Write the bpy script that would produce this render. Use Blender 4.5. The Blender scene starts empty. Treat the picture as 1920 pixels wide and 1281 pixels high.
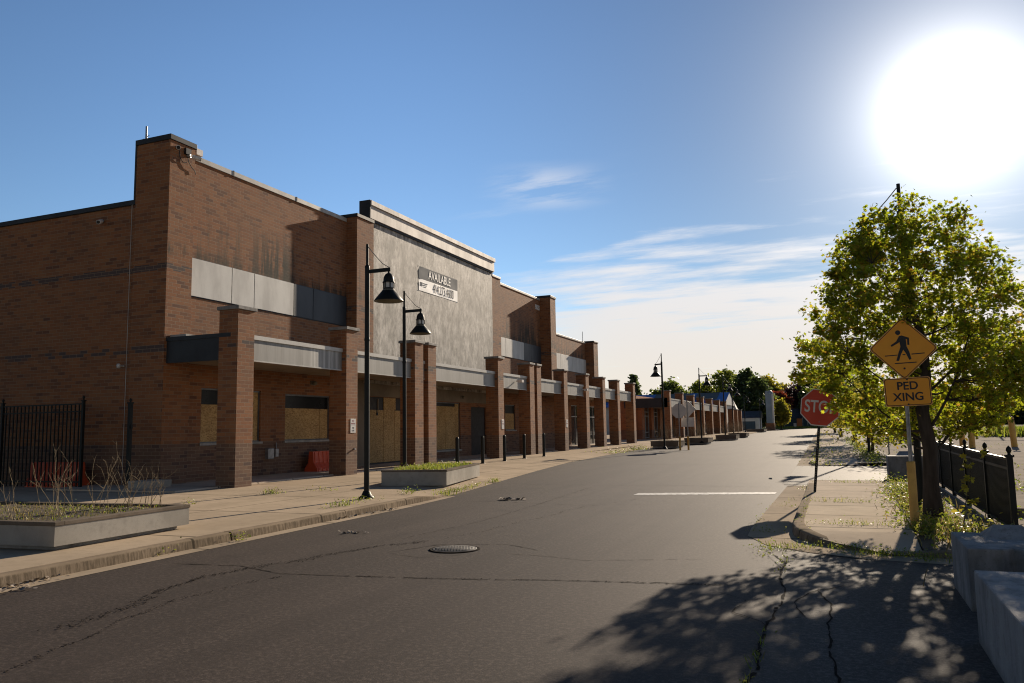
import bpy, math, random
import numpy as np
from mathutils import Vector
SC = bpy.context.scene
COL = SC.collection
PI = math.pi

# ------------------------------------------------------------------ basics
GY0, GY1, GS = 14.0, 200.0, .0045
def gz(y):                       # the street climbs very gently away from the camera
    return GS*(min(max(y, GY0), GY1)-GY0)

def sm(a, b, x):
    t = min(max((x-a)/(b-a), 0), 1); return t*t*(3-2*t)

class MB:
    """collects polygons, builds ONE mesh object"""
    def __init__(s): s.v = []; s.f = []; s.m = []; s.s = []
    def add(s, vs, fs, mi=0, smooth=False):
        o = len(s.v); s.v += [tuple(v) for v in vs]
        for f in fs:
            s.f.append(tuple(i+o for i in f)); s.m.append(mi); s.s.append(smooth)
    def box(s, x0, x1, y0, y1, z0, z1, mi=0):
        s.add([(x0,y0,z0),(x1,y0,z0),(x1,y1,z0),(x0,y1,z0),(x0,y0,z1),(x1,y0,z1),(x1,y1,z1),(x0,y1,z1)],
              [(3,2,1,0),(4,5,6,7),(0,1,5,4),(1,2,6,5),(2,3,7,6),(3,0,4,7)], mi)
    def quad(s, a, b, c, d, mi=0): s.add([a,b,c,d], [(0,1,2,3)], mi)
    def tube(s, pts, rad, n=8, mi=0, cap=True, smooth=True):
        pts = [Vector(p) for p in pts]
        if not hasattr(rad, '__len__'): rad = [rad]*len(pts)
        vs = []; fs = []
        up0 = None
        for i, p in enumerate(pts):
            d = (pts[min(i+1,len(pts)-1)]-pts[max(i-1,0)])
            if d.length < 1e-9: d = Vector((0,0,1))
            d.normalize()
            if up0 is None:
                a = Vector((1,0,0)) if abs(d.x) < .9 else Vector((0,1,0))
                e1 = (a-d*a.dot(d)).normalized()
            else:
                e1 = (up0-d*up0.dot(d)).normalized()
            up0 = e1; e2 = d.cross(e1)
            for k in range(n):
                t = 2*PI*k/n
                vs.append(p+(e1*math.cos(t)+e2*math.sin(t))*rad[i])
        for i in range(len(pts)-1):
            for k in range(n):
                k2 = (k+1) % n
                fs.append((i*n+k, i*n+k2, (i+1)*n+k2, (i+1)*n+k))
        s.add(vs, fs, mi, smooth)
        if cap:
            L = len(pts)-1
            s.add(vs[:n], [tuple(reversed(range(n)))], mi); s.add(vs[L*n:], [tuple(range(n))], mi)
    def lathe(s, c, prof, n=20, mi=0, smooth=True):
        """prof: list of (r, z) from bottom to top round the vertical axis at c"""
        vs = []; fs = []
        for r, z in prof:
            for k in range(n):
                t = 2*PI*k/n; vs.append((c[0]+r*math.cos(t), c[1]+r*math.sin(t), c[2]+z))
        for i in range(len(prof)-1):
            for k in range(n):
                k2 = (k+1) % n; fs.append((i*n+k, i*n+k2, (i+1)*n+k2, (i+1)*n+k))
        s.add(vs, fs, mi, smooth)
    def prism(s, poly, o, e1, e2, e3, th, mi=0):
        """poly in plane (e1,e2) at o, extruded th along e3"""
        o = Vector(o); e1 = Vector(e1); e2 = Vector(e2); e3 = Vector(e3)
        n = len(poly)
        a = [o+e1*x+e2*y for x, y in poly]; b = [p+e3*th for p in a]
        s.add(a+b, [tuple(reversed(range(n))), tuple(range(n, 2*n))]+[(i, (i+1) % n, n+(i+1) % n, n+i) for i in range(n)], mi)
    def build(s, name, mat, parent=None, local=False, bevel=0):
        me = bpy.data.meshes.new(name)
        off = Vector((0,0,0))
        if parent is not None and not local:
            r = parent
            while r.parent: r = r.parent
            off = r.location
        me.from_pydata([(v[0]-off[0], v[1]-off[1], v[2]-off[2]) for v in s.v], [], s.f)
        for m in (mat if isinstance(mat, (list, tuple)) else [mat]): me.materials.append(m)
        me.polygons.foreach_set('material_index', s.m)
        me.polygons.foreach_set('use_smooth', s.s)
        me.update()
        ob = bpy.data.objects.new(name, me); COL.objects.link(ob)
        if parent is not None: ob.parent = parent
        if bevel:
            b = ob.modifiers.new('bevel', 'BEVEL'); b.width = bevel; b.segments = 2; b.limit_method = 'ANGLE'
        return ob

def tag(o, label=None, cat=None, group=None, kind=None):
    if label: o['label'] = label
    if cat: o['category'] = cat
    if group: o['group'] = group
    if kind: o['kind'] = kind
    return o
def thing(name, loc, label, cat, group=None, rz=0):
    o = bpy.data.objects.new(name, None); COL.objects.link(o)
    o.location = loc; o.rotation_euler = (0,0,rz); o.empty_display_size = .2
    return tag(o, label, cat, group)
def dup(o, loc, rz=None, label=None, parent=None):
    c = o.copy(); COL.objects.link(c)
    if parent is not None: c.parent = parent
    else:
        c.location = loc
        if rz is not None: c.rotation_euler = (0,0,rz)
        if label: c['label'] = label
    for ch in list(o.children): dup(ch, None, parent=c)
    return c
def box_part(name, mat, parent, *b, bevel=0, local=False):
    m = MB(); m.box(*b); return m.build(name, mat, parent, local=local, bevel=bevel)
def text_obj(name, txt, size, mat, parent, loc, rot, sx=1.0, ext=.002, align='CENTER', bold=0.0, local=True):
    cu = bpy.data.curves.new(name, 'FONT'); cu.body = txt; cu.size = size
    cu.align_x = align; cu.align_y = 'CENTER'; cu.extrude = ext; cu.offset = bold
    tmp = bpy.data.objects.new('tmp', cu)
    me = bpy.data.meshes.new_from_object(tmp); bpy.data.objects.remove(tmp)
    me.materials.clear(); me.materials.append(mat)
    ob = bpy.data.objects.new(name, me); COL.objects.link(ob)
    if parent is not None:
        ob.parent = parent
        if not local:
            r = parent
            while r.parent: r = r.parent
            loc = (loc[0]-r.location[0], loc[1]-r.location[1], loc[2]-r.location[2])
    ob.location = loc; ob.rotation_euler = rot; ob.scale = (sx, 1, 1)
    return ob

# ------------------------------------------------------------------ materials
class NT:
    def __init__(s, name):
        s.mat = bpy.data.materials.new(name); s.mat.use_nodes = True
        s.t = s.mat.node_tree; s.n = s.t.nodes; s.l = s.t.links
        s.b = s.n['Principled BSDF']; s.out = s.n['Material Output']
    def node(s, typ, **kw):
        n = s.n.new(typ)
        for k, v in kw.items(): setattr(n, k, v)
        return n
    def link(s, a, b): s.l.new(a, b)
    def pos(s):
        if not hasattr(s, '_p'): s._p = s.node('ShaderNodeNewGeometry')
        return s._p.outputs['Position']
    def sep(s):
        if not hasattr(s, '_s'):
            s._s = s.node('ShaderNodeSeparateXYZ'); s.link(s.pos(), s._s.inputs[0])
        return s._s.outputs
    def val(s, x, inp):
        if isinstance(x, (int, float)): inp.default_value = x
        else: s.link(x, inp)
    def m(s, op, a, b=0.0, c=None, clamp=False):
        n = s.node('ShaderNodeMath', operation=op, use_clamp=clamp)
        s.val(a, n.inputs[0]); s.val(b, n.inputs[1])
        if c is not None: s.val(c, n.inputs[2])
        return n.outputs[0]
    def ss(s, x, a, b, lo=0.0, hi=1.0):
        n = s.node('ShaderNodeMapRange', interpolation_type='SMOOTHSTEP')
        s.val(x, n.inputs[0])
        for i, v in zip((1,2,3,4), (a,b,lo,hi)): n.inputs[i].default_value = v
        return n.outputs[0]
    def scale(s, vec, sc):
        n = s.node('ShaderNodeVectorMath', operation='MULTIPLY'); s.link(vec, n.inputs[0])
        n.inputs[1].default_value = sc if hasattr(sc, '__len__') else (sc,)*3
        return n.outputs[0]
    def noise(s, sc=1.0, detail=4, rough=.55, vec=None, stretch=None, w=None):
        n = s.node('ShaderNodeTexNoise'); n.inputs['Scale'].default_value = sc
        n.inputs['Detail'].default_value = detail; n.inputs['Roughness'].default_value = rough
        v = vec or s.pos()
        if stretch: v = s.scale(v, stretch)
        s.link(v, n.inputs['Vector'])
        return n.outputs['Fac']
    def mix(s, f, a, b, typ='MIX'):
        n = s.node('ShaderNodeMix', data_type='RGBA', blend_type=typ)
        s.val(f, n.inputs[0])
        for x, i in ((a, 6), (b, 7)):
            if isinstance(x, tuple): n.inputs[i].default_value = (*x[:3], 1)
            else: s.link(x, n.inputs[i])
        return n.outputs[2]
    def ramp(s, f, stops, interp='LINEAR'):
        n = s.node('ShaderNodeValToRGB'); n.color_ramp.interpolation = interp
        e = n.color_ramp.elements
        while len(e) < len(stops): e.new(.5)
        for x, (p, c) in zip(e, stops):
            x.position = p; x.color = (*c, 1) if hasattr(c, '__len__') else (c, c, c, 1)
        s.link(f, n.inputs[0]); return n.outputs[0]
    def col(s, c):
        if isinstance(c, tuple): s.b.inputs['Base Color'].default_value = (*c, 1)
        else: s.link(c, s.b.inputs['Base Color'])
    def set(s, rough=.8, spec=.5, metal=0.0):
        s.val(rough, s.b.inputs['Roughness']); s.b.inputs['Specular IOR Level'].default_value = spec
        s.b.inputs['Metallic'].default_value = metal
    def bump(s, h, strength=.3, dist=.01):
        n = s.node('ShaderNodeBump'); n.inputs['Strength'].default_value = strength
        n.inputs['Distance'].default_value = dist
        s.link(h, n.inputs['Height']); s.link(n.outputs[0], s.b.inputs['Normal'])

def simple(name, c1, c2=None, sc=6.0, rough=.7, spec=.4, metal=0.0, bump=.15, stretch=None, fine=60.0, grime=.25):
    t = NT(name)
    c2 = c2 or tuple(x*.72 for x in c1)
    a = t.noise(sc, 5, .6, stretch=stretch); b = t.noise(fine, 3, .6)
    base = t.mix(t.ss(a, .35, .68), c1, c2)
    base = t.mix(t.m('MULTIPLY', t.ss(b, .45, .75), grime), base, tuple(x*.5 for x in c1))
    t.col(base); t.set(t.m('ADD', t.m('MULTIPLY', a, .2), rough-.1), spec, metal)
    if bump: t.bump(b, bump, .004)
    return t.mat

def brick_mat(name, moss=False, tint=(1,1,1)):
    t = NT(name)
    g = t.node('ShaderNodeNewGeometry')
    sn = t.node('ShaderNodeSeparateXYZ'); t.link(g.outputs['True Normal'], sn.inputs[0])
    X, Y, Z = t.sep()[0], t.sep()[1], t.sep()[2]
    side = t.m('GREATER_THAN', t.m('ABSOLUTE', sn.outputs[1]), .5)
    u = t.m('ADD', t.m('MULTIPLY', X, side), t.m('MULTIPLY', Y, t.m('SUBTRACT', 1.0, side)))
    cb = t.node('ShaderNodeCombineXYZ'); t.link(u, cb.inputs[0]); t.link(Z, cb.inputs[1])
    br = t.node('ShaderNodeTexBrick'); t.link(cb.outputs[0], br.inputs['Vector'])
    br.offset = .5; br.squash = 1
    br.inputs['Scale'].default_value = 1; br.inputs['Brick Width'].default_value = .30
    br.inputs['Row Height'].default_value = .1; br.inputs['Mortar Size'].default_value = .0065
    br.inputs['Mortar Smooth'].default_value = .2; br.inputs['Bias'].default_value = 0
    br.inputs['Color1'].default_value = (0,0,0,1); br.inputs['Color2'].default_value = (1,1,1,1)
    br.inputs['Mortar'].default_value = (.5,.5,.5,1)
    rnd = br.outputs['Color']; mort = br.outputs['Fac']
    k = lambda c: tuple(a*b for a, b in zip(c, tint))
    bc = t.ramp(rnd, [(0, k((.125,.050,.026))), (.08, k((.19,.074,.030))), (.26, k((.26,.097,.033))), (.62, k((.30,.115,.038))),
                      (.88, k((.31,.135,.052))), (1, k((.20,.085,.038)))])
    bc = t.mix(t.m('MULTIPLY', t.ss(t.noise(.55, 5, .6), .4, .7), .40), bc, k((.16,.072,.034)))
    bc = t.mix(t.m('MULTIPLY', t.noise(35, 3, .7), .35), bc, k((.12,.06,.04)))
    # decorative courses of blue-black bricks, and the dark plinth
    band = t.m('MAXIMUM', t.m('COMPARE', Z, 4.0, .1), t.m('COMPARE', Z, 6.35, .1))
    dark = t.m('MULTIPLY', band, t.ss(rnd, .35, .42))
    plinth = t.m('MULTIPLY', t.m('LESS_THAN', Z, 1.3), .62)
    bc = t.mix(t.m('MULTIPLY', dark, .85), bc, (.052,.047,.050))
    bc = t.mix(plinth, bc, t.ramp(rnd, [(0, (.045,.042,.045)), (.4, (.085,.066,.055)), (1, (.13,.095,.072))]))
    mcol = t.mix(t.noise(1.3, 4), (.30,.215,.135), (.19,.138,.088))
    c = t.mix(mort, bc, mcol)
    # soot and algae runs
    run = t.noise(1.6, 6, .68, stretch=(1.6, 1.6, .16))
    zf = t.m('MULTIPLY', t.m('MULTIPLY', t.ss(Z, 6.55, 6.95), t.ss(Z, 7.1, 9.3, 1, 0)), t.m('SUBTRACT', 1.0, side))
    st = t.m('MULTIPLY', t.ss(run, .50, .64), zf)
    c = t.mix(t.m('MULTIPLY', st, .55), c, (.035,.032,.022))
    if moss:
        y1 = t.m('MULTIPLY', t.ss(Y, 20.2, 20.9), t.ss(Y, 22.0, 23.0, 1, 0))
        y2 = t.m('MULTIPLY', t.ss(Y, 43.2, 44.4), t.ss(Y, 46.0, 47.0, 1, 0))
        run2 = t.noise(2.2, 5, .7, stretch=(3.0, 3.0, .22))
        zz = t.m('MULTIPLY', t.ss(Z, 6.5, 7.0), t.ss(Z, 7.3, 8.7, 1, 0))
        mm = t.m('MULTIPLY', t.m('MULTIPLY', t.m('MAXIMUM', y1, y2), zz), t.ss(run2, .40, .52))
        c = t.mix(t.m('MULTIPLY', mm, .9), c, (.022,.022,.014))
        low = t.m('MULTIPLY', t.m('MULTIPLY', t.m('SUBTRACT', 1.0, side), t.ss(Z, 6.85, 7.25, 1, 0)), t.m('MULTIPLY', t.ss(Z, 6.6, 6.8), t.ss(run, .4, .55)))
        c = t.mix(t.m('MULTIPLY', low, .75), c, (.03,.028,.018))
    t.col(c); t.set(.82, .35)
    h = t.m('ADD', t.m('MULTIPLY', mort, -1.0), t.m('MULTIPLY', t.noise(60, 3), .3))
    t.bump(h, .55, .008)
    return t.mat

def stucco_mat():
    t = NT('stained_stucco')
    a = t.noise(2.2, 8, .72, stretch=(1, 1, .55)); b = t.noise(7, 6, .75, stretch=(1, 1, .4)); d = t.noise(30, 4, .7)
    f = t.m('ADD', t.m('MULTIPLY', a, .5), t.m('MULTIPLY', b, .5))
    big = t.noise(1.15, 7, .7, stretch=(1, 1, .6))
    c = t.ramp(f, [(.405, (.10,.09,.075)), (.46, (.24,.215,.18)), (.52, (.44,.40,.345)), (.60, (.68,.63,.55))])
    v = t.node('ShaderNodeTexVoronoi'); v.inputs['Scale'].default_value = 1.35; t.link(t.pos(), v.inputs['Vector'])
    sp = t.m('MULTIPLY', t.ss(v.outputs['Distance'], .05, .09, 1, 0), .5)
    c = t.mix(sp, c, (.62,.59,.52))
    c = t.mix(t.m('MULTIPLY', d, .25), c, (.2,.185,.16))
    c = t.mix(t.m('MULTIPLY', t.ss(big, .45, .62), .52), c, (.10,.09,.077))
    t.col(c); t.set(.65, .4); t.bump(t.noise(30, 5, .7), .5, .012)
    return t.mat

def concrete_mat(name, c1, c2, xj=(), yj=0, yoff=0.0, rough=.8, stain=.5, face=False):
    t = NT(name)
    a = t.noise(.7, 6, .62); b = t.noise(6, 5, .65); d = t.noise(110, 3, .6)
    c = t.mix(t.ss(a, .35, .68), c1, c2)
    c = t.mix(t.m('MULTIPLY', t.ss(b, .45, .75), stain), c, tuple(x*.62 for x in c1))
    c = t.mix(t.m('MULTIPLY', t.ss(d, .5, .72), .35), c, tuple(x*.5 for x in c1))
    X, Y = t.sep()[0], t.sep()[1]
    j = None
    for x in xj:
        q = t.ss(t.m('ABSOLUTE', t.m('SUBTRACT', X, x)), .008, .02, 1, 0)
        j = q if j is None else t.m('MAXIMUM', j, q)
    if yj:
        fr = t.m('ABSOLUTE', t.m('SUBTRACT', t.m('FRACT', t.m('DIVIDE', t.m('ADD', Y, yoff), yj)), .5))
        q = t.ss(t.m('MULTIPLY', t.m('SUBTRACT', .5, fr), yj), .012, .034, 1, 0)
        j = q if j is None else t.m('MAXIMUM', j, q)
        # slab-to-slab shade differences
        wn = t.node('ShaderNodeTexWhiteNoise', noise_dimensions='1D')
        t.link(t.m('FLOOR', t.m('ADD', t.m('DIVIDE', t.m('ADD', Y, yoff), yj), 0)), wn.inputs['W'])
        c = t.mix(t.m('MULTIPLY', wn.outputs['Value'], .22), c, tuple(x*.6 for x in c1))
    if j is not None:
        c = t.mix(t.m('MULTIPLY', j, .85), c, (.035,.03,.022))
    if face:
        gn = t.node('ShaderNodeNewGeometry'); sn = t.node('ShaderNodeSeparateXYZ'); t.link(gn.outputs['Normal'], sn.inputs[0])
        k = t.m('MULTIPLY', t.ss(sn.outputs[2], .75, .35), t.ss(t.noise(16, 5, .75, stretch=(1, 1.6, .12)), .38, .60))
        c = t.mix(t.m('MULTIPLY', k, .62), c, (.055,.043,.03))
    t.col(c); t.set(1.0, .03)
    t.bump(t.m('ADD', t.m('MULTIPLY', d, .5), b), .3, .006)
    return t.mat

def block_mat():
    t = NT('barrier_block_concrete')
    a = t.noise(2.2, 6, .65, stretch=(1, 1, .35)); b = t.noise(9, 6, .7); d = t.noise(60, 4, .65)
    c = t.ramp(a, [(.36, (.17,.165,.16)), (.50, (.29,.285,.275)), (.64, (.37,.36,.345))])
    c = t.mix(t.m('MULTIPLY', t.ss(b, .5, .72), .55), c, (.15,.135,.115))
    c = t.mix(t.m('MULTIPLY', t.ss(d, .58, .7), .6), c, (.09,.085,.08))
    Z = t.sep()[2]
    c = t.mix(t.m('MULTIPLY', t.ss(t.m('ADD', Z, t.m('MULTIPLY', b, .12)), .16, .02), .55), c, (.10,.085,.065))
    t.col(c); t.set(.85, .2); t.bump(t.m('ADD', b, t.m('MULTIPLY', d, .5)), .6, .01)
    return t.mat

def asphalt_mat(name, c1, c2, patch=True):
    t = NT(name)
    a = t.noise(.35, 6, .6, stretch=(1.6, .5, 1)); b = t.noise(3, 6, .65); d = t.noise(85, 3, .65); e = t.noise(40, 4, .65); g = t.noise(24, 4, .7); ln = t.noise(1.0, 5, .6, stretch=(1.5, .07, 1))
    c = t.mix(t.ss(a, .33, .68), c1, c2)
    c = t.mix(t.m('MULTIPLY', t.ss(b, .42, .72), .4), c, tuple(x*.62 for x in c1))
    c = t.mix(t.m('MULTIPLY', t.ss(d, .57, .70), .75), c, tuple(min(1, x*2.9) for x in c1))
    c = t.mix(t.m('MULTIPLY', t.ss(d, .30, .44, 1, 0), .7), c, tuple(x*.25 for x in c1))
    c = t.mix(t.m('MULTIPLY', t.ss(g, .52, .60), .38), c, tuple(min(1, x*2.3) for x in c1))
    c = t.mix(t.m('MULTIPLY', t.ss(g, .38, .47, 1, 0), .42), c, tuple(x*.35 for x in c1))
    c = t.mix(t.m('MULTIPLY', t.ss(ln, .46, .62), .35), c, tuple(x*.6 for x in c1))
    c = t.mix(t.m('MULTIPLY', t.ss(t.noise(.9, 4, .6), .60, .68), .35), c, tuple(x*.5 for x in c1))
    # hairline crazing
    v = t.node('ShaderNodeTexVoronoi', feature='DISTANCE_TO_EDGE'); v.inputs['Scale'].default_value = .33
    nv = t.node('ShaderNodeTexNoise'); nv.inputs['Scale'].default_value = 1.2; nv.inputs['Detail'].default_value = 6; t.link(t.pos(), nv.inputs['Vector'])
    ad = t.node('ShaderNodeVectorMath', operation='MULTIPLY_ADD'); t.link(nv.outputs['Color'], ad.inputs[0])
    ad.inputs[1].default_value = (1.4, 1.4, 0); t.link(t.pos(), ad.inputs[2]); t.link(ad.outputs[0], v.inputs['Vector'])
    cr = t.m('MULTIPLY', t.ss(v.outputs['Distance'], .001, .0045, 1, 0), t.ss(t.noise(.23, 2), .5, .6))
    c = t.mix(t.m('MULTIPLY', cr, .55), c, (.012,.011,.010))
    t.col(c); t.set(t.m('ADD', .66, t.m('MULTIPLY', e, .18)), .13)
    t.bump(t.m('ADD', t.m('MULTIPLY', d, .8), t.m('MULTIPLY', e, .6)), .3, .006)
    return t.mat

def leaf_mat(name, stops, transl=.55, rough=.5):
    t = NT(name)
    g = t.node('ShaderNodeNewGeometry')
    c = t.ramp(g.outputs['Random Per Island'], stops)
    cl = t.noise(.9, 2, .5)
    c = t.mix(t.m('MULTIPLY', t.ss(cl, .45, .7), .35), c, stops[0][1])
    t.col(c); t.set(rough, .35)
    tr = t.node('ShaderNodeBsdfTranslucent')
    hs = t.node('ShaderNodeHueSaturation'); hs.inputs['Value'].default_value = 3.9; hs.inputs['Saturation'].default_value = 1.12
    hs.inputs['Hue'].default_value = .488
    t.link(c, hs.inputs['Color']); t.link(hs.outputs[0], tr.inputs['Color'])
    mx = t.node('ShaderNodeMixShader'); mx.inputs[0].default_value = transl
    t.link(t.b.outputs[0], mx.inputs[1]); t.link(tr.outputs[0], mx.inputs[2]); t.link(mx.outputs[0], t.out.inputs[0])
    return t.mat

def osb_mat():
    t = NT('oriented_strand_board')
    v = t.node('ShaderNodeTexVoronoi'); v.inputs['Scale'].default_value = 16; v.inputs['Randomness'].default_value = 1
    t.link(t.scale(t.pos(), (1, 1, 2.2)), v.inputs['Vector'])
    sp = t.node('ShaderNodeSeparateXYZ'); t.link(v.outputs['Color'], sp.inputs[0])
    c = t.ramp(sp.outputs[0], [(0, (.30,.17,.06)), (.35, (.46,.29,.11)), (.8, (.56,.37,.155)), (1, (.22,.12,.045))])
    c = t.mix(t.m('MULTIPLY', t.ss(t.noise(1.2, 5), .42, .7), .4), c, (.24,.145,.055))
    t.col(c); t.set(.75, .3); t.bump(sp.outputs[1], .2, .003)
    return t.mat

def metal_fascia():
    t = NT('painted_fascia')
    a = t.noise(1.4, 6, .7, stretch=(2, 2, .12)); Y = t.sep()[1]
    c = t.mix(t.ss(a, .38, .66), (.27,.265,.245), (.19,.187,.172))
    w = t.m('MULTIPLY', t.m('MULTIPLY', t.ss(Y, 20.0, 20.4), t.ss(Y, 21.4, 22.0, 1, 0)), t.ss(t.noise(3.0, 5, .7, stretch=(2, 3, .1)), .46, .6))
    c = t.mix(t.m('MULTIPLY', w, .65), c, (.5,.49,.46))
    fr = t.m('ABSOLUTE', t.m('SUBTRACT', t.m('FRACT', t.m('DIVIDE', Y, 3.05)), .5))
    c = t.mix(t.m('MULTIPLY', t.ss(fr, .0015, .004, 1, 0), .6), c, (.06,.06,.055))
    t.col(c); t.set(t.m('ADD', .42, t.m('MULTIPLY', a, .2)), .5)
    t.bump(t.noise(9, 3, .5, stretch=(1, 1, .3)), .12, .01)
    return t.mat

M = {}
M['brick'] = brick_mat('brown_brick', moss=True)
M['brick2'] = brick_mat('pillar_brick', tint=(1.04,1.06,1.08))
M['stucco'] = stucco_mat()
M['cornice'] = simple('weathered_cornice', (.56,.50,.44), (.42,.37,.32), sc=1.5, rough=.6, stretch=(1,1,.3), spec=.4)
M['panel'] = simple('white_wall_panel', (.60,.58,.53), (.46,.44,.40), sc=1.8, rough=.6, stretch=(1,1,.35))
M['panel_shaded'] = simple('shaded_wall_panel', (.045,.052,.060), (.035,.040,.047), sc=1.8, rough=.5, spec=.3, stretch=(1,1,.35))  # same panels inside the pilaster's shadow, the shade put into their colour
M['cap'] = simple('metal_coping', (.030,.033,.038), rough=.55, spec=.25, sc=2, grime=.1)
M['cap_light'] = simple('pale_coping', (.42,.40,.365), (.30,.285,.26), rough=.5, sc=2)
M['pillar_cap'] = simple('cast_stone_cap', (.26,.25,.235), (.12,.115,.11), rough=.7, sc=3)
M['fascia'] = metal_fascia()
M['trim'] = simple('fascia_trim', (.52,.51,.47), (.38,.37,.345), rough=.45, sc=2)
M['fascia_shade_dark_roof'] = simple('shaded_fascia_dark_roof', (.030,.034,.040), rough=.5, spec=.25, sc=2)  # canopy ends: shade put into the fascia colour; also plain dark roofs
M['soffit'] = simple('beige_soffit', (.34,.27,.19), (.26,.20,.14), rough=.8, sc=1.5)
M['osb'] = osb_mat()
M['glass_dark'] = simple('dark_transom_glass', (.008,.009,.010), rough=.3, spec=.18, bump=0)
M['sill'] = simple('stone_sill', (.36,.345,.31), (.25,.24,.21), sc=4)
M['frame'] = simple('window_frame_metal', (.14,.145,.15), rough=.4, metal=.4, spec=.5)
M['tan_wall'] = simple('tan_plaster', (.22,.175,.12), (.16,.125,.085), sc=1.2)
M['store_glass'] = simple('storefront_glass', (.16,.18,.2), rough=.06, spec=1.0, metal=.75, bump=0, grime=.05, sc=.6)
M['mullion'] = simple('mullion_metal', (.30,.30,.30), rough=.4, metal=.3)
M['dark_door'] = simple('dark_doorway', (.03,.026,.024), rough=.6)
M['orange_pier'] = brick_mat('orange_brick', tint=(1.35,1.05,.8))
M['road'] = asphalt_mat('road_asphalt', (.064,.050,.041), (.048,.038,.031))
M['drive'] = asphalt_mat('driveway_asphalt', (.085,.076,.067), (.062,.056,.051))
M['crack'] = simple('crack_filler', (.020,.016,.013), rough=.95, spec=.05, bump=0)
M['ravel'] = simple('loose_black_stone', (.026,.021,.018), rough=.95, spec=.05, bump=0)
M['paint'] = simple('worn_road_paint', (.62,.61,.58), (.30,.29,.28), sc=9, rough=.7)
M['walk'] = concrete_mat('sidewalk_concrete', (.52,.415,.30), (.42,.335,.24), xj=(-11.1, -13.1, -15.05), yj=3.05, yoff=.4)
M['walk_r'] = concrete_mat('right_sidewalk_concrete', (.62,.52,.405), (.50,.415,.32), xj=(), yj=1.55, yoff=.35)
M['kerb'] = concrete_mat('kerb_concrete', (.33,.26,.185), (.22,.172,.122), yj=3.1, yoff=.75, stain=.8, face=True)
M['gutter'] = concrete_mat('gutter_concrete', (.47,.38,.28), (.35,.285,.21), yj=3.1, yoff=.75)
M['lot'] = concrete_mat('parking_lot_surface', (.33,.28,.225), (.22,.187,.15), yj=6.1, yoff=2.0, stain=.9)
M['soil'] = simple('dry_soil', (.12,.09,.06), (.07,.055,.035), sc=3, rough=.95, fine=30, grime=.5, bump=.6)
M['ground'] = simple('far_ground', (.13,.125,.075), (.10,.10,.05), sc=.2, rough=.95)
M['planter'] = concrete_mat('planter_concrete', (.40,.375,.33), (.30,.28,.245), stain=.6)
M['planter_rim'] = concrete_mat('dirty_planter_rim', (.20,.165,.13), (.12,.10,.078), stain=.9)
M['block'] = block_mat()
M['black'] = simple('black_painted_metal', (.008,.010,.009), (.013,.015,.014), rough=.5, spec=.22, sc=3, grime=.2)
M['lamp_in'] = simple('lamp_shade_inside', (.20,.18,.13), rough=.5)
M['lamp_glass'] = simple('lamp_glass', (.55,.55,.52), rough=.25, spec=.5, bump=0)
M['steel'] = simple('galvanised_steel', (.33,.33,.33), (.22,.22,.22), rough=.45, metal=.6)
M['rope'] = simple('guy_wire', (.34,.33,.30), rough=.6)
M['yellow'] = simple('yellow_bollard_paint', (.62,.38,.09), (.50,.29,.07), sc=3, rough=.5)
M['sign_y'] = simple('yellow_sign_sheet', (.88,.36,.004), (.80,.32,.004), sc=1.5, rough=.4, grime=.05, bump=0)
M['sign_r'] = simple('red_sign_sheet', (.62,.075,.035), (.54,.06,.03), sc=2, rough=.45, grime=.1, bump=0)
M['sign_w'] = simple('white_sign_sheet', (.72,.70,.66), (.62,.60,.56), sc=2, rough=.45, grime=.1, bump=0)
M['sign_back'] = simple('bare_sign_back', (.72,.66,.60), (.62,.57,.52), sc=3, rough=.5)
M['ink'] = simple('black_sign_ink', (.010,.011,.011), rough=.5, bump=0)
M['ink_red'] = simple('red_sign_ink', (.45,.03,.03), rough=.5, bump=0)
M['banner_grey'] = simple('grey_banner_vinyl', (.15,.16,.17), (.13,.14,.15), sc=1.2, rough=.75, spec=.15, bump=.05, grime=.05)
M['banner_white'] = simple('white_banner_vinyl', (.84,.83,.80), (.74,.73,.70), sc=1.2, rough=.5, spec=.5, bump=.05, grime=.05)
M['barricade'] = simple('red_plastic', (.55,.085,.030), (.46,.065,.024), sc=2, rough=.4)
M['manhole'] = simple('cast_iron', (.075,.07,.065), (.13,.125,.12), sc=12, rough=.75, metal=.2, spec=.3)
M['bark'] = simple('tree_bark', (.062,.048,.038), (.035,.027,.021), sc=5, rough=.95, stretch=(3,3,.5), bump=.8, fine=30)
M['twig'] = simple('dry_stalk', (.44,.34,.21), (.30,.22,.13), sc=10, rough=.9)
M['litter'] = simple('leaf_litter', (.30,.26,.22), (.16,.12,.09), sc=20, rough=.9)
M['blue_roof'] = simple('blue_metal_roof', (.06,.17,.46), (.05,.145,.40), sc=1, rough=1.0, spec=.0, stretch=(1,.2,1))
M['grey_roof'] = simple('grey_roof_panel', (.085,.12,.15), (.07,.10,.125), sc=1, rough=1.0, spec=.0)
M['white_gable'] = simple('white_gable_boards', (.62,.62,.58), (.52,.52,.48), sc=1, rough=.6)
M['teal'] = simple('teal_siding', (.022,.055,.075), (.018,.045,.06), sc=.5, rough=.7)
M['orange'] = simple('orange_render', (.45,.16,.05), (.38,.13,.04), sc=.5, rough=.7)
M['pylon'] = simple('pale_blue_sign_cladding', (.24,.30,.34), (.20,.25,.29), sc=.8, rough=.5)
G = lambda *cs: [(i/(len(cs)-1), c) for i, c in enumerate(cs)]
M['maple'] = leaf_mat('maple_leaf', G((.050,.070,.012), (.078,.100,.015), (.098,.115,.017), (.120,.125,.020), (.125,.085,.022)), .67)
M['weed'] = leaf_mat('weed_leaf', G((.055,.085,.016), (.085,.115,.022), (.12,.135,.03), (.15,.135,.05)), .4)
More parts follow.
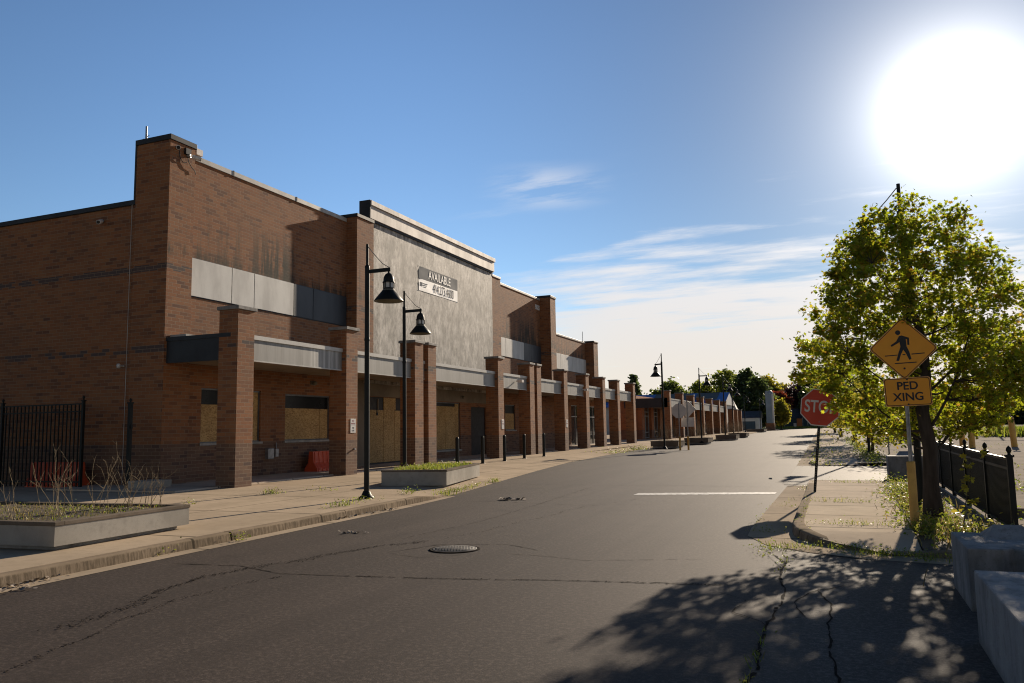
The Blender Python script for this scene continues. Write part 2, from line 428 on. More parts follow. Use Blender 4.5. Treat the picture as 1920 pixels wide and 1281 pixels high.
M['dryweed'] = leaf_mat('dry_grass', G((.10,.085,.035), (.16,.13,.06), (.085,.10,.03)), .3)
M['leaf_dark'] = leaf_mat('dark_leaf', G((.026,.040,.015), (.042,.060,.020), (.058,.075,.026)), .35)
M['leaf_mid'] = leaf_mat('mid_green_leaf', G((.040,.060,.015), (.062,.085,.020), (.085,.105,.027)), .4)
M['leaf_light'] = leaf_mat('light_green_leaf', G((.055,.075,.016), (.085,.105,.022), (.11,.12,.03)), .45)
M['leaf_yellow'] = leaf_mat('yellow_green_leaf', G((.09,.10,.018), (.13,.125,.022), (.15,.13,.03)), .5)
M['leaf_maroon'] = leaf_mat('maroon_leaf', G((.018,.012,.012), (.032,.016,.016), (.045,.020,.020)), .3)
M['leaf_red'] = leaf_mat('russet_leaf', G((.06,.02,.014), (.10,.03,.018), (.08,.05,.02)), .4)

# ------------------------------------------------------------------ leaves and trees
def leaf_mesh(name, P, size, mat, parent, rng, kind='maple', upbias=.35, off=(0,0,0)):
    """many small leaf polygons as one mesh; P (N,3)"""
    N = len(P)
    if kind == 'maple':
        T = np.array([(0,-.55,0),(.20,-.22,.04),(.55,-.18,.10),(.36,.08,.06),(.48,.40,.10),(.18,.30,.02),(0,.62,-.06),
                      (-.18,.30,.02),(-.48,.40,.10),(-.36,.08,.06),(-.55,-.18,.10),(-.20,-.22,.04)])
    elif kind == 'oval':
        T = np.array([(0,-.5,0),(.26,-.18,.05),(.24,.2,.05),(0,.55,-.05),(-.24,.2,.05),(-.26,-.18,.05)])
    elif kind == 'blade':
        T = np.array([(-.05,0,0),(.05,0,0),(.035,.55,.02),(0,1,.12),(-.035,.55,.02)])
    else:
        T = np.array([(-.5,-.35,0),(.1,-.5,.12),(.5,.05,0),(.15,.5,-.1),(-.4,.35,.06)])
    K = len(T)
    sz = size*rng.uniform(.65, 1.3, N)
    if kind == 'blade':
        az = rng.uniform(0, 2*PI, N); tilt = np.abs(rng.normal(0, .45, N))
        yv = np.stack([np.sin(tilt)*np.cos(az), np.sin(tilt)*np.sin(az), np.cos(tilt)], 1)
        xv = np.stack([-np.sin(az), np.cos(az), np.zeros(N)], 1)
        zv = np.cross(xv, yv)
    else:
        zv = rng.normal(0, 1, (N,3)); zv[:,2] = np.abs(zv[:,2])*1.0+upbias
        zv /= np.linalg.norm(zv, axis=1)[:,None]
        a = rng.normal(0, 1, (N,3)); a[:,2] -= .5
        yv = a-zv*np.sum(a*zv, 1)[:,None]; yv /= np.linalg.norm(yv, axis=1)[:,None]
        xv = np.cross(yv, zv)
    V = P[:,None,:]+sz[:,None,None]*(T[None,:,0:1]*xv[:,None,:]+T[None,:,1:2]*yv[:,None,:]+T[None,:,2:3]*zv[:,None,:])
    V = V.reshape(-1,3)-np.array(off)[None,:]
    me = bpy.data.meshes.new(name)
    me.vertices.add(N*K); me.vertices.foreach_set('co', V.astype(np.float32).ravel())
    me.loops.add(N*K); me.loops.foreach_set('vertex_index', np.arange(N*K, dtype=np.int32))
    me.polygons.add(N); me.polygons.foreach_set('loop_start', np.arange(0, N*K, K, dtype=np.int32))
    me.polygons.foreach_set('loop_total', np.full(N, K, dtype=np.int32))
    me.materials.append(mat); me.update(calc_edges=True); me.validate()
    ob = bpy.data.objects.new(name, me); COL.objects.link(ob)
    if parent is not None: ob.parent = parent
    return ob

def make_tree(name, label, base, h, cz0, prof, leafmat, seed, ntips=120, per=22, lsize=.3, clr=.5, trunk_r=.16,
              nlimb=9, kind='chip', group=None, lean=(0,0), lobes=.16, twigs=True, cat='tree', centre=(0,0), trunk_top=.8, sharp=1.0, part='crown', keepout=None):
    """prof: [(fraction of crown height, radius)...]; crown from base.z+cz0 to base.z+h"""
    rng = np.random.default_rng(seed)
    bx, by, bz = base
    root = thing(name, base, label, cat, group)
    pf = np.array(prof)
    ph = rng.uniform(0, 2*PI, 6)
    def R(fr, az):
        r = np.interp(fr, pf[:,0], pf[:,1])
        return r*(1+lobes*np.sin(3*az+ph[0]+4*fr)+lobes*.7*np.sin(5*az+ph[1]-7*fr)+lobes*.5*np.sin(8*az+ph[2]+11*fr))
    # trunk
    tb = MB()
    n = 9; pts = []; rad = []
    wig = rng.normal(0, .006*h, (n,2)); wig[0] = 0
    for i in range(n):
        f = i/(n-1); z = f*h*trunk_top
        cxy = sm(cz0, h, z)
        pts.append((bx+lean[0]*f+centre[0]*cxy+wig[i,0], by+lean[1]*f+centre[1]*cxy+wig[i,1], bz+z))
        rad.append(trunk_r*(1.35 if i == 0 else 1)*(1-.88*f**1.2)+.006)
    tb.tube(pts, rad, 10)
    att = []; attr = []
    for i in range(2, n):
        for q in (0, .5):
            if i+q <= n-1:
                a = np.array(pts[i]); b = np.array(pts[min(i+1, n-1)]); att.append(a*(1-q)+b*q); attr.append(rad[i]*.5)
    for k in range(nlimb):
        f0 = .22+.55*k/max(1, nlimb-1)
        z0 = max(f0*h*trunk_top, cz0*.75)
        fi = z0/(h*trunk_top)*(n-1); i = min(int(fi), n-2); q = fi-i
        p0 = np.array(pts[i])*(1-q)+np.array(pts[i+1])*q
        az = k*2.399+ph[3]
        z1 = z0+(h-z0)*rng.uniform(.25, .55)
        fr = (z1-cz0)/(h-cz0)
        rr = R(min(max(fr, 0), 1), az)*.72
        e = np.array([bx+lean[0]+centre[0]+rr*math.cos(az), by+lean[1]+centre[1]+rr*math.sin(az), bz+z1])
        mid = p0*.5+e*.5+np.array([0, 0, -.06*(h-cz0)])+rng.normal(0, .02*h, 3)
        mid[2] = max(mid[2], p0[2]+.02)
        r0 = trunk_r*.27*(1-.6*f0)
        cv = [p0*(1-t)**2+2*mid*t*(1-t)+e*t*t for t in np.linspace(0, 1, 7)]
        tb.tube(cv, list(np.linspace(r0, r0*.18, 7)), 6)
        for j, c in enumerate(cv[2:]): att.append(c); attr.append(r0*(.6-.1*j))
    att = np.array(att)
    # clumps of leaves at the tips
    tips = []
    while len(tips) < ntips:
        fr = rng.uniform(0, 1); rm = pf[:,1].max()
        if rng.uniform() > (np.interp(fr, pf[:,0], pf[:,1])/rm)**1.5: continue
        az = rng.uniform(0, 2*PI)
        r = R(fr, az)*rng.uniform(0, 1)**(.42*sharp)
        q = (bx+lean[0]+centre[0]+r*math.cos(az), by+lean[1]+centre[1]+r*math.sin(az), bz+cz0+fr*(h-cz0))
        if keepout and any(k[0] < q[0] < k[1] and k[2] < q[1] < k[3] and k[4] < q[2] < k[5] for k in keepout): continue
        tips.append((bx+lean[0]+centre[0]+r*math.cos(az), by+lean[1]+centre[1]+r*math.sin(az), bz+cz0+fr*(h-cz0)))
    tips = np.array(tips)
    if twigs:
        for tp in tips:
            d = np.linalg.norm(att-tp, axis=1)+np.maximum(att[:,2]-tp[2], 0)*1.5
            j = int(np.argmin(d)); a = att[j]
            md = (a+tp)/2+np.array([0, 0, -.05*np.linalg.norm(tp-a)])+rng.normal(0, .04*np.linalg.norm(tp-a), 3)
            r0 = min(max(attr[j]*.5, .004*h/5), .03*h/5)
            tb.tube([a, md, tp], [r0, r0*.6, r0*.25], 4, cap=False)
    tb.build('trunk', M['bark'], root)
    cnt = rng.integers(int(per*.5), int(per*1.5)+1, len(tips))
    C = np.repeat(tips, cnt, axis=0)
    cs = np.repeat(rng.uniform(.6, 1.25, len(tips)), cnt)
    Pn = C+rng.normal(0, 1, C.shape)*np.array([clr, clr, clr*.72])*cs[:,None]*.62
    leaf_mesh(part, Pn, lsize, leafmat, root, rng, kind, off=base)
    return root

# ------------------------------------------------------------------ ground, street, pavements
def interp(tab, y):
    if y <= tab[0][0]: return tab[0][1]
    for (a, xa), (b, xb) in zip(tab, tab[1:]):
        if y <= b: return xa+(xb-xa)*(y-a)/(b-a)
    return tab[-1][1]
LEDGE = [(-14,-7.34),(6,-8.2),(10,-8.38),(15.4,-8.60),(16.7,-8.68),(18.5,-8.9),(21.25,-9.36),(26.3,-10.15),(32.7,-11.05),(40,-11.5),
         (50,-11.9),(55,-11.5),(62,-10.8),(69,-10.5),(105,-11.1),(145,-12.5),(200,-13.5)]
REDGE = [(-14,-1.0),(12.7,-1.35),(16,-1.4),(22.3,-1.52),(34,-1.67),(63,-2.26),(111,-3.27),(178,-4.2),(200,-4.6)]
xk = lambda y: interp(LEDGE, y)
rx = lambda y: interp(REDGE, y)
def stations(a, b, step):
    s = [a]
    while s[-1]+step < b: s.append(s[-1]+step)
    s.append(b)
    s += [q for q in (GY0, GY1) if a < q < b]
    return sorted(set(s))
def strip(mb, ys, cols):
    """cols(y) -> list of (x, z above street level); quads between stations"""
    rows = [[(x, y, gz(y)+z) for x, z in cols(y)] for y in ys]
    for r0, r1 in zip(rows, rows[1:]):
        for a, b, c, d in zip(r0, r0[1:], r1[1:], r1): mb.quad(a, b, c, d)

m = MB(); strip(m, [-300, GY0, GY1, 3500], lambda y: [(-3000, -.03), (3000, -.03)])
tag(m.build('ground', M['ground']), kind='structure')
m = MB(); strip(m, stations(-14, 21.5, 3)+stations(21.6, 200, 4), lambda y: [(xk(y)-1.2 if y < 17 else xk(y)-.3, 0), (2.0 if y < 21.6 else rx(y)+.5, 0)])
road = tag(m.build('road', M['road']), kind='structure')
m = MB(); strip(m, stations(-14, 190, 8), lambda y: [(1.75, -.004), (140, -.004)])
tag(m.build('parking_lot', M['lot']), kind='structure')
m = MB(); strip(m, stations(-14, 16.9, 1.6), lambda y: [(xk(y)-.02, .004), (xk(y)+.27-.05*sm(14, 17, y), .004)])
tag(m.build('gutter', M['gutter']), kind='structure')
def hedge_h(y): return .13-.116*sm(14.8, 17.3, y)+.09*sm(48, 60, y)
def lcols(y):
    e = xk(y)-.15*(1-sm(15.5, 17.2, y)); h = hedge_h(y)
    return [(-60, .128), (-15.06, .128), (-13, .128), (e-1.5, .128), (e-.7, .128*.55+h*.45), (e, h), (e+.001, -.05)]
m = MB(); strip(m, stations(-14, 200, 1.2)[:60]+stations(58, 200, 5), lcols)
tag(m.build('sidewalk', M['walk']), kind='structure')
# kerb with a rounded nose, an open joint and a broken end
def kerb_run(mb, path, h=.13, w=.15):
    """path: list of (x, y, height factor, inward normal)"""
    prof = lambda hh: [(-w, hh), (-.035, hh+.004), (-.012, hh-.006), (0, hh-.03), (.022, -.02)]
    rows = []
    for i, (x, y, f) in enumerate(path):
        a = path[max(i-1, 0)]; b = path[min(i+1, len(path)-1)]
        d = Vector((b[0]-a[0], b[1]-a[1], 0)).normalized(); nrm = Vector((d.y, -d.x, 0))   # to the street
        rows.append([(x+nrm.x*o, y+nrm.y*o, gz(y)+z) for o, z in prof(h*f)])
    vs = [v for r in rows for v in r]; K = len(rows[0]); fs = []
    for i in range(len(rows)-1):
        for k in range(K-1): fs.append((i*K+k, i*K+k+1, (i+1)*K+k+1, (i+1)*K+k))
    mb.add(vs, fs, 0, True)
    for r in (rows[0], rows[-1]):
        mb.add(r+[(r[0][0], r[0][1], r[0][2]-.2)], [tuple(range(K+1))])
m = MB()
rk = random.Random(4)
for a, b in ((-14, 5.52), (5.6, 9.3), (9.345, 12.4), (12.42, 17.2)):
    ys = stations(a, b, .4); ys = [y for y in ys]
    kerb_run(m, [(xk(y)+rk.uniform(-.006, .006), y, max(.12, (1-.9*sm(15.2, 17.2, y))*rk.uniform(.96, 1.02))) for y in ys])
tag(m.build('kerb', M['kerb']), kind='structure')
# right-hand corner pavement
XL = [(10.45,.42),(10.7,.12),(10.95,-.18),(11.3,-.47),(11.7,-.64),(12.3,-.75),(13,-.78),(18,-.82),(21.5,-.88)]
def rcols(y):
    d = .13-.085*(1-sm(10.5, 12.0, y))-.02*(1-sm(10.4, 10.9, y))
    return [(interp(XL, y)+.02, d), (.78, d), (.80, -.03)]
m = MB(); strip(m, [10.45,10.7,10.95,11.3,11.7,12.3,13,14,16,18,20,21.5], rcols)
m.quad((-.86,21.5,gz(21.5)+.13), (.78,21.5,gz(21.5)+.13), (.78,21.56,gz(21.5)), (-.86,21.56,gz(21.5)))
tag(m.build('sidewalk_corner', M['walk_r']), kind='structure')
m = MB()
pth = [(1.95,10.36,1),(1.5,10.38,.95),(1.0,10.42,.7),(.6,10.47,.3),(.3,10.62,.22),(.0,10.83,.28),(-.25,11.05,.5),(-.45,11.28,.75),(-.6,11.55,.95),(-.7,11.9,1),(-.755,12.4,1.02),(-.78,13,1),
       (-.80,15,1.02),(-.82,18,1),(-.84,20.2,1),(-.88,21.0,.8),(-.88,21.55,.3)]
kerb_run(m, [(x, y, f) for x, y, f in reversed(pth)], h=.135, w=.16)
tag(m.build('kerb_corner', M['kerb']), kind='structure')
m = MB()
ap = [(-1.36,21.2),(-1.37,12.7),(-1.33,11.8),(-1.0,10.95),(-.45,10.45),(.2,10.12),(1.0,9.98),(1.95,9.92)]
inn = [(-.86,21.2),(-.76,12.7),(-.7,11.9),(-.58,11.5),(-.28,11.08),(.3,10.6),(1.0,10.4),(1.95,10.34)]
for i in range(len(ap)-1):
    q = [ap[i], inn[i], inn[i+1], ap[i+1]]
    m.quad(*[(x, y, gz(y)+.006) for x, y in q])
tag(m.build('gutter_corner', M['gutter']), kind='structure')
m = MB(); strip(m, [-12, -4, 2, 6, 8, 9.2, 9.8, 10.1], lambda y: [(-.64+(.0 if y < 9 else -(y-9)*.25), .003), (.4, .003), (4.2, .003)])
tag(m.build('driveway', M['drive']), kind='structure')
m = MB(); strip(m, [21.55, 24, 27, 30.6], lambda y: [(rx(y)+.03, .005), (1.75, .005)])
tag(m.build('driveway_beyond', M['drive']), kind='structure')
m = MB()
for a, b in ((30.65,36.2),(36.6,41),(41.3,46.5),(47.6,55),(55.4,63),(64.5,78),(79,100),(101,130),(131,170)):
    ys = stations(a, b, 1.3)
    def cc(y, a=a, b=b):
        e = min(sm(a, a+1.0, y), 1-sm(b-1.0, b, y)); h = .03+.09*e
        x0 = rx(y)+.42+.35*(1-e)
        return [(x0-.03, -.02), (x0, h), (x0+1.65, h), (x0+1.68, -.02)]
    strip(m, ys, cc)
tag(m.build('sidewalk_beyond', M['walk_r']), kind='structure')
m = MB(); strip(m, stations(30.65, 170, 5), lambda y: [(rx(y), .005), (rx(y)+.5, .005)])
tag(m.build('gutter_beyond', M['gutter']), kind='structure')
m = MB(); strip(m, [10.5, 12, 14, 18, 21.5], lambda y: [(.79, .07), (1.0, .10), (1.6, .10), (1.95, .02)])
strip(m, stations(30.7, 170, 6), lambda y: [(rx(y)+2.05, .09), (rx(y)+2.9, .10), (rx(y)+3.6, .01)])
tag(m.build('soil_verge', M['soil']), kind='structure')
# covered-walk slab under the canopy, one step up at its pale edge
m = MB(); strip(m, stations(15.2, 62, 6), lambda y: [(-20, .165), (-15.42, .165), (-15.40, .10)])
m.quad((-20,15.2,.165),(-15.4,15.2,.165),(-15.4,15.2,.1),(-20,15.2,.1))
tag(m.build('covered_walk', M['walk_r']), kind='structure')

# cracks, patches and the stop line belong to the road surface
def ribbon(mb, pts, w, rng, z=.004, jit=.009, seg=.07):
    P = []; wx = wy = 0; w *= .55
    for (a, b) in zip(pts, pts[1:]):
        L = math.hypot(b[0]-a[0], b[1]-a[1]); n = max(1, int(L/seg))
        for i in range(n):
            wx = .75*wx+rng.gauss(0, jit); wy = .75*wy+rng.gauss(0, jit)
            P.append((a[0]+(b[0]-a[0])*i/n+wx, a[1]+(b[1]-a[1])*i/n+wy))
    P.append(pts[-1])
    L, R = [], []
    for i, p in enumerate(P):
        a = P[max(i-1, 0)]; b = P[min(i+1, len(P)-1)]; dx, dy = b[0]-a[0], b[1]-a[1]; l = math.hypot(dx, dy) or 1
        ww = w*rng.uniform(.35, 1.25)*min(1, .25+i*.3, .25+(len(P)-1-i)*.3)/2
        L.append((p[0]-dy/l*ww, p[1]+dx/l*ww, gz(p[1])+z)); R.append((p[0]+dy/l*ww, p[1]-dx/l*ww, gz(p[1])+z))
    for i in range(len(P)-1):
        if rng.random() > .12: mb.quad(L[i], R[i], R[i+1], L[i+1])
rc = random.Random(11)
for pts, w in [([(-7.6,7.5),(-6.7,7.62),(-5.9,7.35),(-5.13,7.43),(-4.3,7.55),(-3.59,7.69),(-2.5,7.94),(-1.1,8.15)], .035),
               ([(-5.5,9.0),(-5.2,9.8),(-4.3,10.1),(-3.7,9.7)], .035),
               ([(-5.5,9.0),(-4.9,8.75),(-4.4,9.2)], .02), ([(-4.0,9.35),(-3.4,9.3),(-2.9,9.15),(-1.6,9.6)], .02),
               ([(-8.88,20.9),(-6.9,20.6),(-4.6,20.9),(-1.6,20.7)], .035), ([(-8.2,15.8),(-6.87,15.9),(-5.1,15.5),(-3.6,15.9)], .025),
               ([(-6.0,10.2),(-5.8,12.5),(-5.9,15.8),(-6.1,20)], .02), ([(-10.5,31),(-6,31.5),(-1.7,31)], .05), ([(-11,44),(-6,44.4),(-2,44)], .06),
               ([(-11,58),(-6,58.5),(-2.2,58)], .08)]:
    m = MB(); ribbon(m, pts, w, rc); m.build('crack', M['crack'], road)
def ravel(pts, n, spread, size, seed):
    rng = np.random.default_rng(seed); pts = np.array(pts); L = np.r_[0, np.cumsum(np.hypot(*np.diff(pts, axis=0).T))]
    t = rng.uniform(0, L[-1], n); x = np.interp(t, L, pts[:,0]); y = np.interp(t, L, pts[:,1])
    wob = .06*np.sin(t*2.3)+.03*np.sin(t*7.1+1)
    sp = spread*(.35+.65*np.abs(np.sin(t*1.1+seed)))
    P = np.stack([x+wob+rng.normal(0, 1, n)*sp, y+rng.normal(0, 1, n)*sp, [gz(v)+.007 for v in y]], 1)
    o = leaf_mesh('ravelled_seam', P, size, M['ravel'], road, rng, 'chip', upbias=14)
    o['kind'] = 'stuff'
ravel([(-6.02, 4.7), (-6.09, 5.27), (-6.44, 6.41), (-6.51, 7.43), (-6.14, 8.67), (-5.85, 9.47), (-5.53, 10.09)], 620, .050, .020, 1); ravel([(-5.27, 3.74), (-5.58, 4.59), (-5.8, 5.59), (-5.9, 6.58), (-5.81, 7.22)], 240, .022, .015, 2); ravel([(-5.44, 10.4), (-5.07, 12.13), (-4.95, 14.47), (-4.15, 17.17)], 170, .02, .017, 3)
ravel([(-5.13,7.43),(-4.3,7.55),(-3.59,7.69),(-2.5,7.94),(-1.1,8.15)], 200, .010, .016, 4)
for pts, w in [([(-.66,4.2),(-.62,5.2),(-.64,6.5),(-.58,7.6),(-.66,8.6),(-.7,9.6),(-.95,10.4)], .05),
               ([(-.13,4.0),(-.11,5.33),(-.2,6.6),(-.18,7.6),(-.3,8.2)], .03),
               ([(-.62,6.6),(-.95,7.0),(-.9,7.5),(-1.2,7.8)], .02), ([(-.62,6.75),(-.38,7.0),(-.48,7.5),(-.3,8.1),(-.05,8.5)], .02),
               ([(.1,9.0),(.9,9.25),(1.9,9.1)], .012)]:
    m = MB(); ribbon(m, pts, w, rc, z=.0075); m.build('crack', M['crack'], road)
m = MB()
n = 26
for i in range(n):                                  # chipped stop line
    x0 = -4.5+3.02*i/n; x1 = x0+3.02/n
    a = rc.uniform(0, .05); b = rc.uniform(0, .05)
    yl = 17.95+.26*(x0+4.5); m.quad((x0,yl+a,gz(yl)+.0045), (x1,yl+a,gz(yl)+.0045), (x1,yl+.55-b,gz(yl+.5)+.0045), (x0,yl+.55-b,gz(yl+.5)+.0045))
m.build('stop_line', M['paint'], road)

# ------------------------------------------------------------------ the brick shop building
FX = -17.65
B = thing('retail_building', (FX, 16.75, 0), 'long vacant brown brick shop building with boarded windows and grey stucco front', 'building')
def holed(mb, x, y0, y1, z0, z1, holes, depth=.12):
    """wall face looking to +X at x with rectangular openings and their reveals"""
    ys = sorted(set([y0, y1]+[h[0] for h in holes]+[h[1] for h in holes])); zs = sorted(set([z0, z1]+[h[2] for h in holes]+[h[3] for h in holes]))
    for a, b in zip(ys, ys[1:]):
        for c, d in zip(zs, zs[1:]):
            if any(h[0] <= a and b <= h[1] and h[2] <= c and d <= h[3] for h in holes): continue
            mb.quad((x,a,c), (x,b,c), (x,b,d), (x,a,d))
    for a, b, c, d in holes:
        X = x-depth
        mb.quad((x,a,c), (X,a,c), (X,a,d), (x,a,d)); mb.quad((X,b,c), (x,b,c), (x,b,d), (X,b,d))
        mb.quad((X,a,d), (X,b,d), (x,b,d), (x,a,d)); mb.quad((x,a,c), (x,b,c), (X,b,c), (X,a,c))
WIN = [(18.32,20.95,1.30,2.95), (22.2,24.78,1.30,2.90), (27.3,30.3,.17,2.98), (33.1,35.75,.62,2.92), (41.5,43.0,1.53,2.97),
       (37.0,38.9,.17,2.75), (45.4,47.0,.17,2.9), (50.2,52.2,.30,3.2), (53.4,55.6,.30,3.2), (57.4,60.2,.30,3.2)]
m = MB()
holed(m, FX, 17.66, 62.2, 0, 3.62, WIN)
m.quad((FX,17.66,3.62), (FX,48.3,3.62), (FX,48.3,9.80), (FX,17.66,9.80))
m.quad((FX,48.3,3.62), (FX,57.4,3.62), (FX,57.4,7.90), (FX,48.3,7.90))
m.quad((FX,57.4,3.62), (FX,62.2,3.62), (FX,62.2,5.1), (FX,57.4,5.1))
# parapet backs and the flank wall
m.box(-60, FX-.13, 16.75, 62.2, -.1, 5.1)
m.box(-60, FX-.42, 16.80, 57.4, 5.1, 7.9); m.box(-60, -18.7, 16.85, 48.3, 7.9, 8.29)
m.quad((FX-.4,48.3,7.9), (FX,48.3,7.9), (FX,48.3,9.8), (FX-.4,48.3,9.8))
m.box(FX-.42, FX-.002, 17.7, 48.29, 8.0, 9.795)
m.box(FX-.42, FX-.002, 48.31, 57.38, 5.2, 7.895)
m.quad((-60,16.75,5.1), (-18.07,16.75,5.1), (-18.07,16.75,8.3), (-60,16.75,8.3))
m.build('brick_wall', M['brick'], B)
m = MB(); m.box(-18.8, -17.5, 16.71, 17.66, -.1, 10.08)            # corner pier
m.build('corner_pier', M['brick'], B)
for x1, y0, y1, z1 in ((-17.17,25.8,27.0,9.98), (-17.40,39.3,40.5,9.98), (-16.93,47.5,48.5,9.98), (-17.0,57.2,58.3,7.98)):
    box_part('pilaster', M['brick'], B, -17.9, x1, y0, y1, 3.6, z1)
for b in ((-18.84,-17.46,16.67,17.70,10.08,10.24), (-60,-18.80,16.69,17.0,8.3,8.45), (-18.86,-18.80,16.69,16.99,8.45,10.2), (-17.95,-17.13,25.76,27.0,9.98,10.12),
          (-17.95,-16.89,47.46,48.54,9.98,10.12), (-17.95,-16.96,57.16,58.34,7.98,8.1)):
    box_part('coping', M['cap'], B, *b, bevel=.012)
for b in ((-18.1,FX+.04,17.71,25.75,9.8,9.96), (-18.1,FX+.04,40.52,47.45,9.8,9.93), (-17.9,-17.36,39.32,40.51,9.98,10.1), (-18.1,FX+.04,48.55,57.15,7.9,8.02), (-18.1,FX+.04,58.35,62.2,5.1,5.22)):
    o = box_part('parapet_coping', M['cap_light'], B, *b, bevel=.01)
    if b[2] == 17.71:
        for y in (19.4, 22.6): box_part('coping_joint', M['cap'], o, -18.11, FX+.052, y, y+.05, 9.79, 9.972)
m = MB(); m.box(-18.2, -17.38, 27.0, 39.3, 3.5, 10.16)
m.build('stucco_panel', M['stucco'], B)
m = MB(); m.box(-17.75, -17.26, 26.92, 39.38, 10.2, 10.74); m.box(-17.78, -17.20, 26.88, 39.42, 10.74, 10.95)
m.build('cornice', M['cornice'], B, bevel=.012)
m = MB(); m.box(-17.7, -17.31, 26.96, 39.34, 10.12, 10.198); m.build('cornice_shadow_strip', M['cap'], B)  # black strip painted in as the shadow line under the cornice
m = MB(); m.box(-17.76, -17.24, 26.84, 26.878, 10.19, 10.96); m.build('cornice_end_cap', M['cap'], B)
def panels(y, z0, z1, dark=99):  # panels from dark onwards take the shadow-coloured copy
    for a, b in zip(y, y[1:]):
        box_part('wall_panel', M['panel' if a < dark else 'panel_shaded'], B, FX-.05, FX+.035, a+.014, b-.014, z0, z1, bevel=.004)
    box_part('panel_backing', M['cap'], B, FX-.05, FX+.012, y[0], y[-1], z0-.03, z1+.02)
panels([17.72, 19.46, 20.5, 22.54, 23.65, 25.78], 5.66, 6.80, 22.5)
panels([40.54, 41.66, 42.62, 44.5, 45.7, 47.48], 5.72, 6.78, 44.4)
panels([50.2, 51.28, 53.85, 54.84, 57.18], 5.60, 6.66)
# stone dressings of the windows, glass, boards
def boarded(i, boards, glass, sill=True, frame=True):
    a, b, c, d = WIN[i]; X = FX-.09
    w = box_part('window', M['glass_dark'], B, X-.03, X-.012, a, b, c, d)
    if frame:
        f = MB(); f.box(X-.01, X+.04, a, b, d-.05, d); f.box(X-.01, X+.04, a, a+.05, c, d-.05); f.box(X-.01, X+.04, b-.05, b, c, d-.05); f.box(X-.01, X+.04, a+.05, b-.05, c, c+.04)
        f.build('frame', M['frame'], w)
    for ya, yb, za, zb in boards:
        box_part('board', M['osb'], w, X-.012, X+.012+.004*(ya*7 % 1), ya, yb, za, zb)
    if sill: box_part('sill', M['sill'], w, FX-.1, FX+.05, a-.05, b+.08, c-.07, c)
    return w
boarded(0, [(18.37,20.30,1.34,2.46),(20.31,20.9,1.34,2.90)], True)
boarded(1, [(22.25,24.24,1.34,2.42),(24.26,24.73,1.34,2.42)], True)
boarded(3, [(33.15,34.25,.66,2.72),(34.27,35.3,.66,2.72),(35.32,35.7,.66,2.88)], True)
boarded(4, [(41.55,42.95,1.57,2.00),(41.55,42.95,2.01,2.47)], True)
a, b, c, d = WIN[2]
dr = box_part('door', M['dark_door'], B, FX-.12, FX-.10, a, b, c, d)
X = FX-.085
for ya, yb, za, zb in ((27.62,28.62,.30,2.45),(28.64,29.52,.30,2.47),(29.54,30.2,.30,2.44),(28.66,29.62,2.475,2.97)):
    box_part('board', M['osb'], dr, X, X+.02, ya, yb, za, zb)
f = MB(); f.box(X-.012, X+.03, 27.3, 27.6, .17, 2.98); f.box(X-.012, X+.028, 28.2, 28.26, 2.47, 2.9); f.build('door_frame', M['tan_wall'], dr)
m = MB(); m.box(X+.021, X+.04, 28.08, 28.2, 2.22, 2.34); m.box(X+.021, X+.03, 28.1, 28.16, 2.34, 2.5); m.build('lock_hasp', M['black'], dr)
for i in (5, 6): box_part('door', M['dark_door'], B, FX-.12, FX-.09, *WIN[i])
for i in (7, 8, 9):
    a, b, c, d = WIN[i]; X = FX-.08
    w = box_part('window', M['store_glass'], B, X-.02, X, a, b, c, d)
    f = MB(); f.box(X+.001, X+.05, a, b, 2.35, 2.43); f.box(X+.001, X+.05, a, b, c, c+.1); f.box(X+.001, X+.05, a, b, d-.06, d)
    for k in range(3): yy = a+(b-a)*k/2; f.box(X+.001, X+.052, yy-.025, yy+.025, c, d)
    f.build('frame', M['mullion'], w)
m = MB(); m.box(FX-.02, FX+.02, 26.0, 27.25, .17, 3.6); m.box(FX-.02, FX+.02, 30.35, 33.05, .17, 3.6); m.box(FX-.02, FX+.021, 27.26, 30.34, 3.0, 3.6); m.box(FX-.02, FX+.021, 33.06, 39.2, 2.95, 3.6)
m.build('plaster_surround', M['tan_wall'], B)
box_part('service_door', M['tan_wall'], B, FX-.02, FX+.03, 43.6, 44.5, .17, 2.4)
# canopy
cn = box_part('canopy', M['soffit'], B, -17.6, -15.17, 16.87, 62.0, 3.63, 4.12)
m = MB(); m.box(-15.17, -15.13, 16.83, 62.04, 3.60, 4.18); m.build('fascia', M['fascia'], cn)
m = MB(); m.box(-15.19, -15.09, 16.81, 62.06, 4.18, 4.30); m.box(-15.16, -15.11, 16.82, 62.05, 3.565, 3.60); m.build('fascia_trim', M['trim'], cn)
m = MB(); m.box(-17.52, -15.171, 16.80, 16.87, 3.57, 4.19); m.box(-17.55, -15.191, 16.77, 16.87, 4.19, 4.30); m.build('fascia_end', M['fascia_shade_dark_roof'], cn)
m = MB(); m.box(-17.6, -15.19, 16.9, 62.0, 4.12, 4.2); m.build('canopy_roof', M['grey_roof'], cn)
m = MB(); m.box(-17.49, -16.9, 16.9, 17.3, 4.305, 4.38); m.build('roof_flashing', M['cap_light'], cn)
# pillars
def pillar(y0, w=.66, x0=-15.6, x1=-14.95, top=4.93, parent=B, base=None):
    g = gz(y0) if base is None else base
    p = box_part('pillar', M['brick2'], parent, x0, x1, y0, y0+w, g-.05, top, bevel=.006)
    box_part('cap', M['pillar_cap'], p, x0-.05, x1+.05, y0-.05, y0+w+.05, top, top+.1, bevel=.01)
    return p
PY = [16.78, 21.88, 26.42, 27.48, 34.36, 38.5, 39.55, 44.02, 48.33, 52.18, 56.0, 60.7]
PL = [pillar(y) for y in PY]
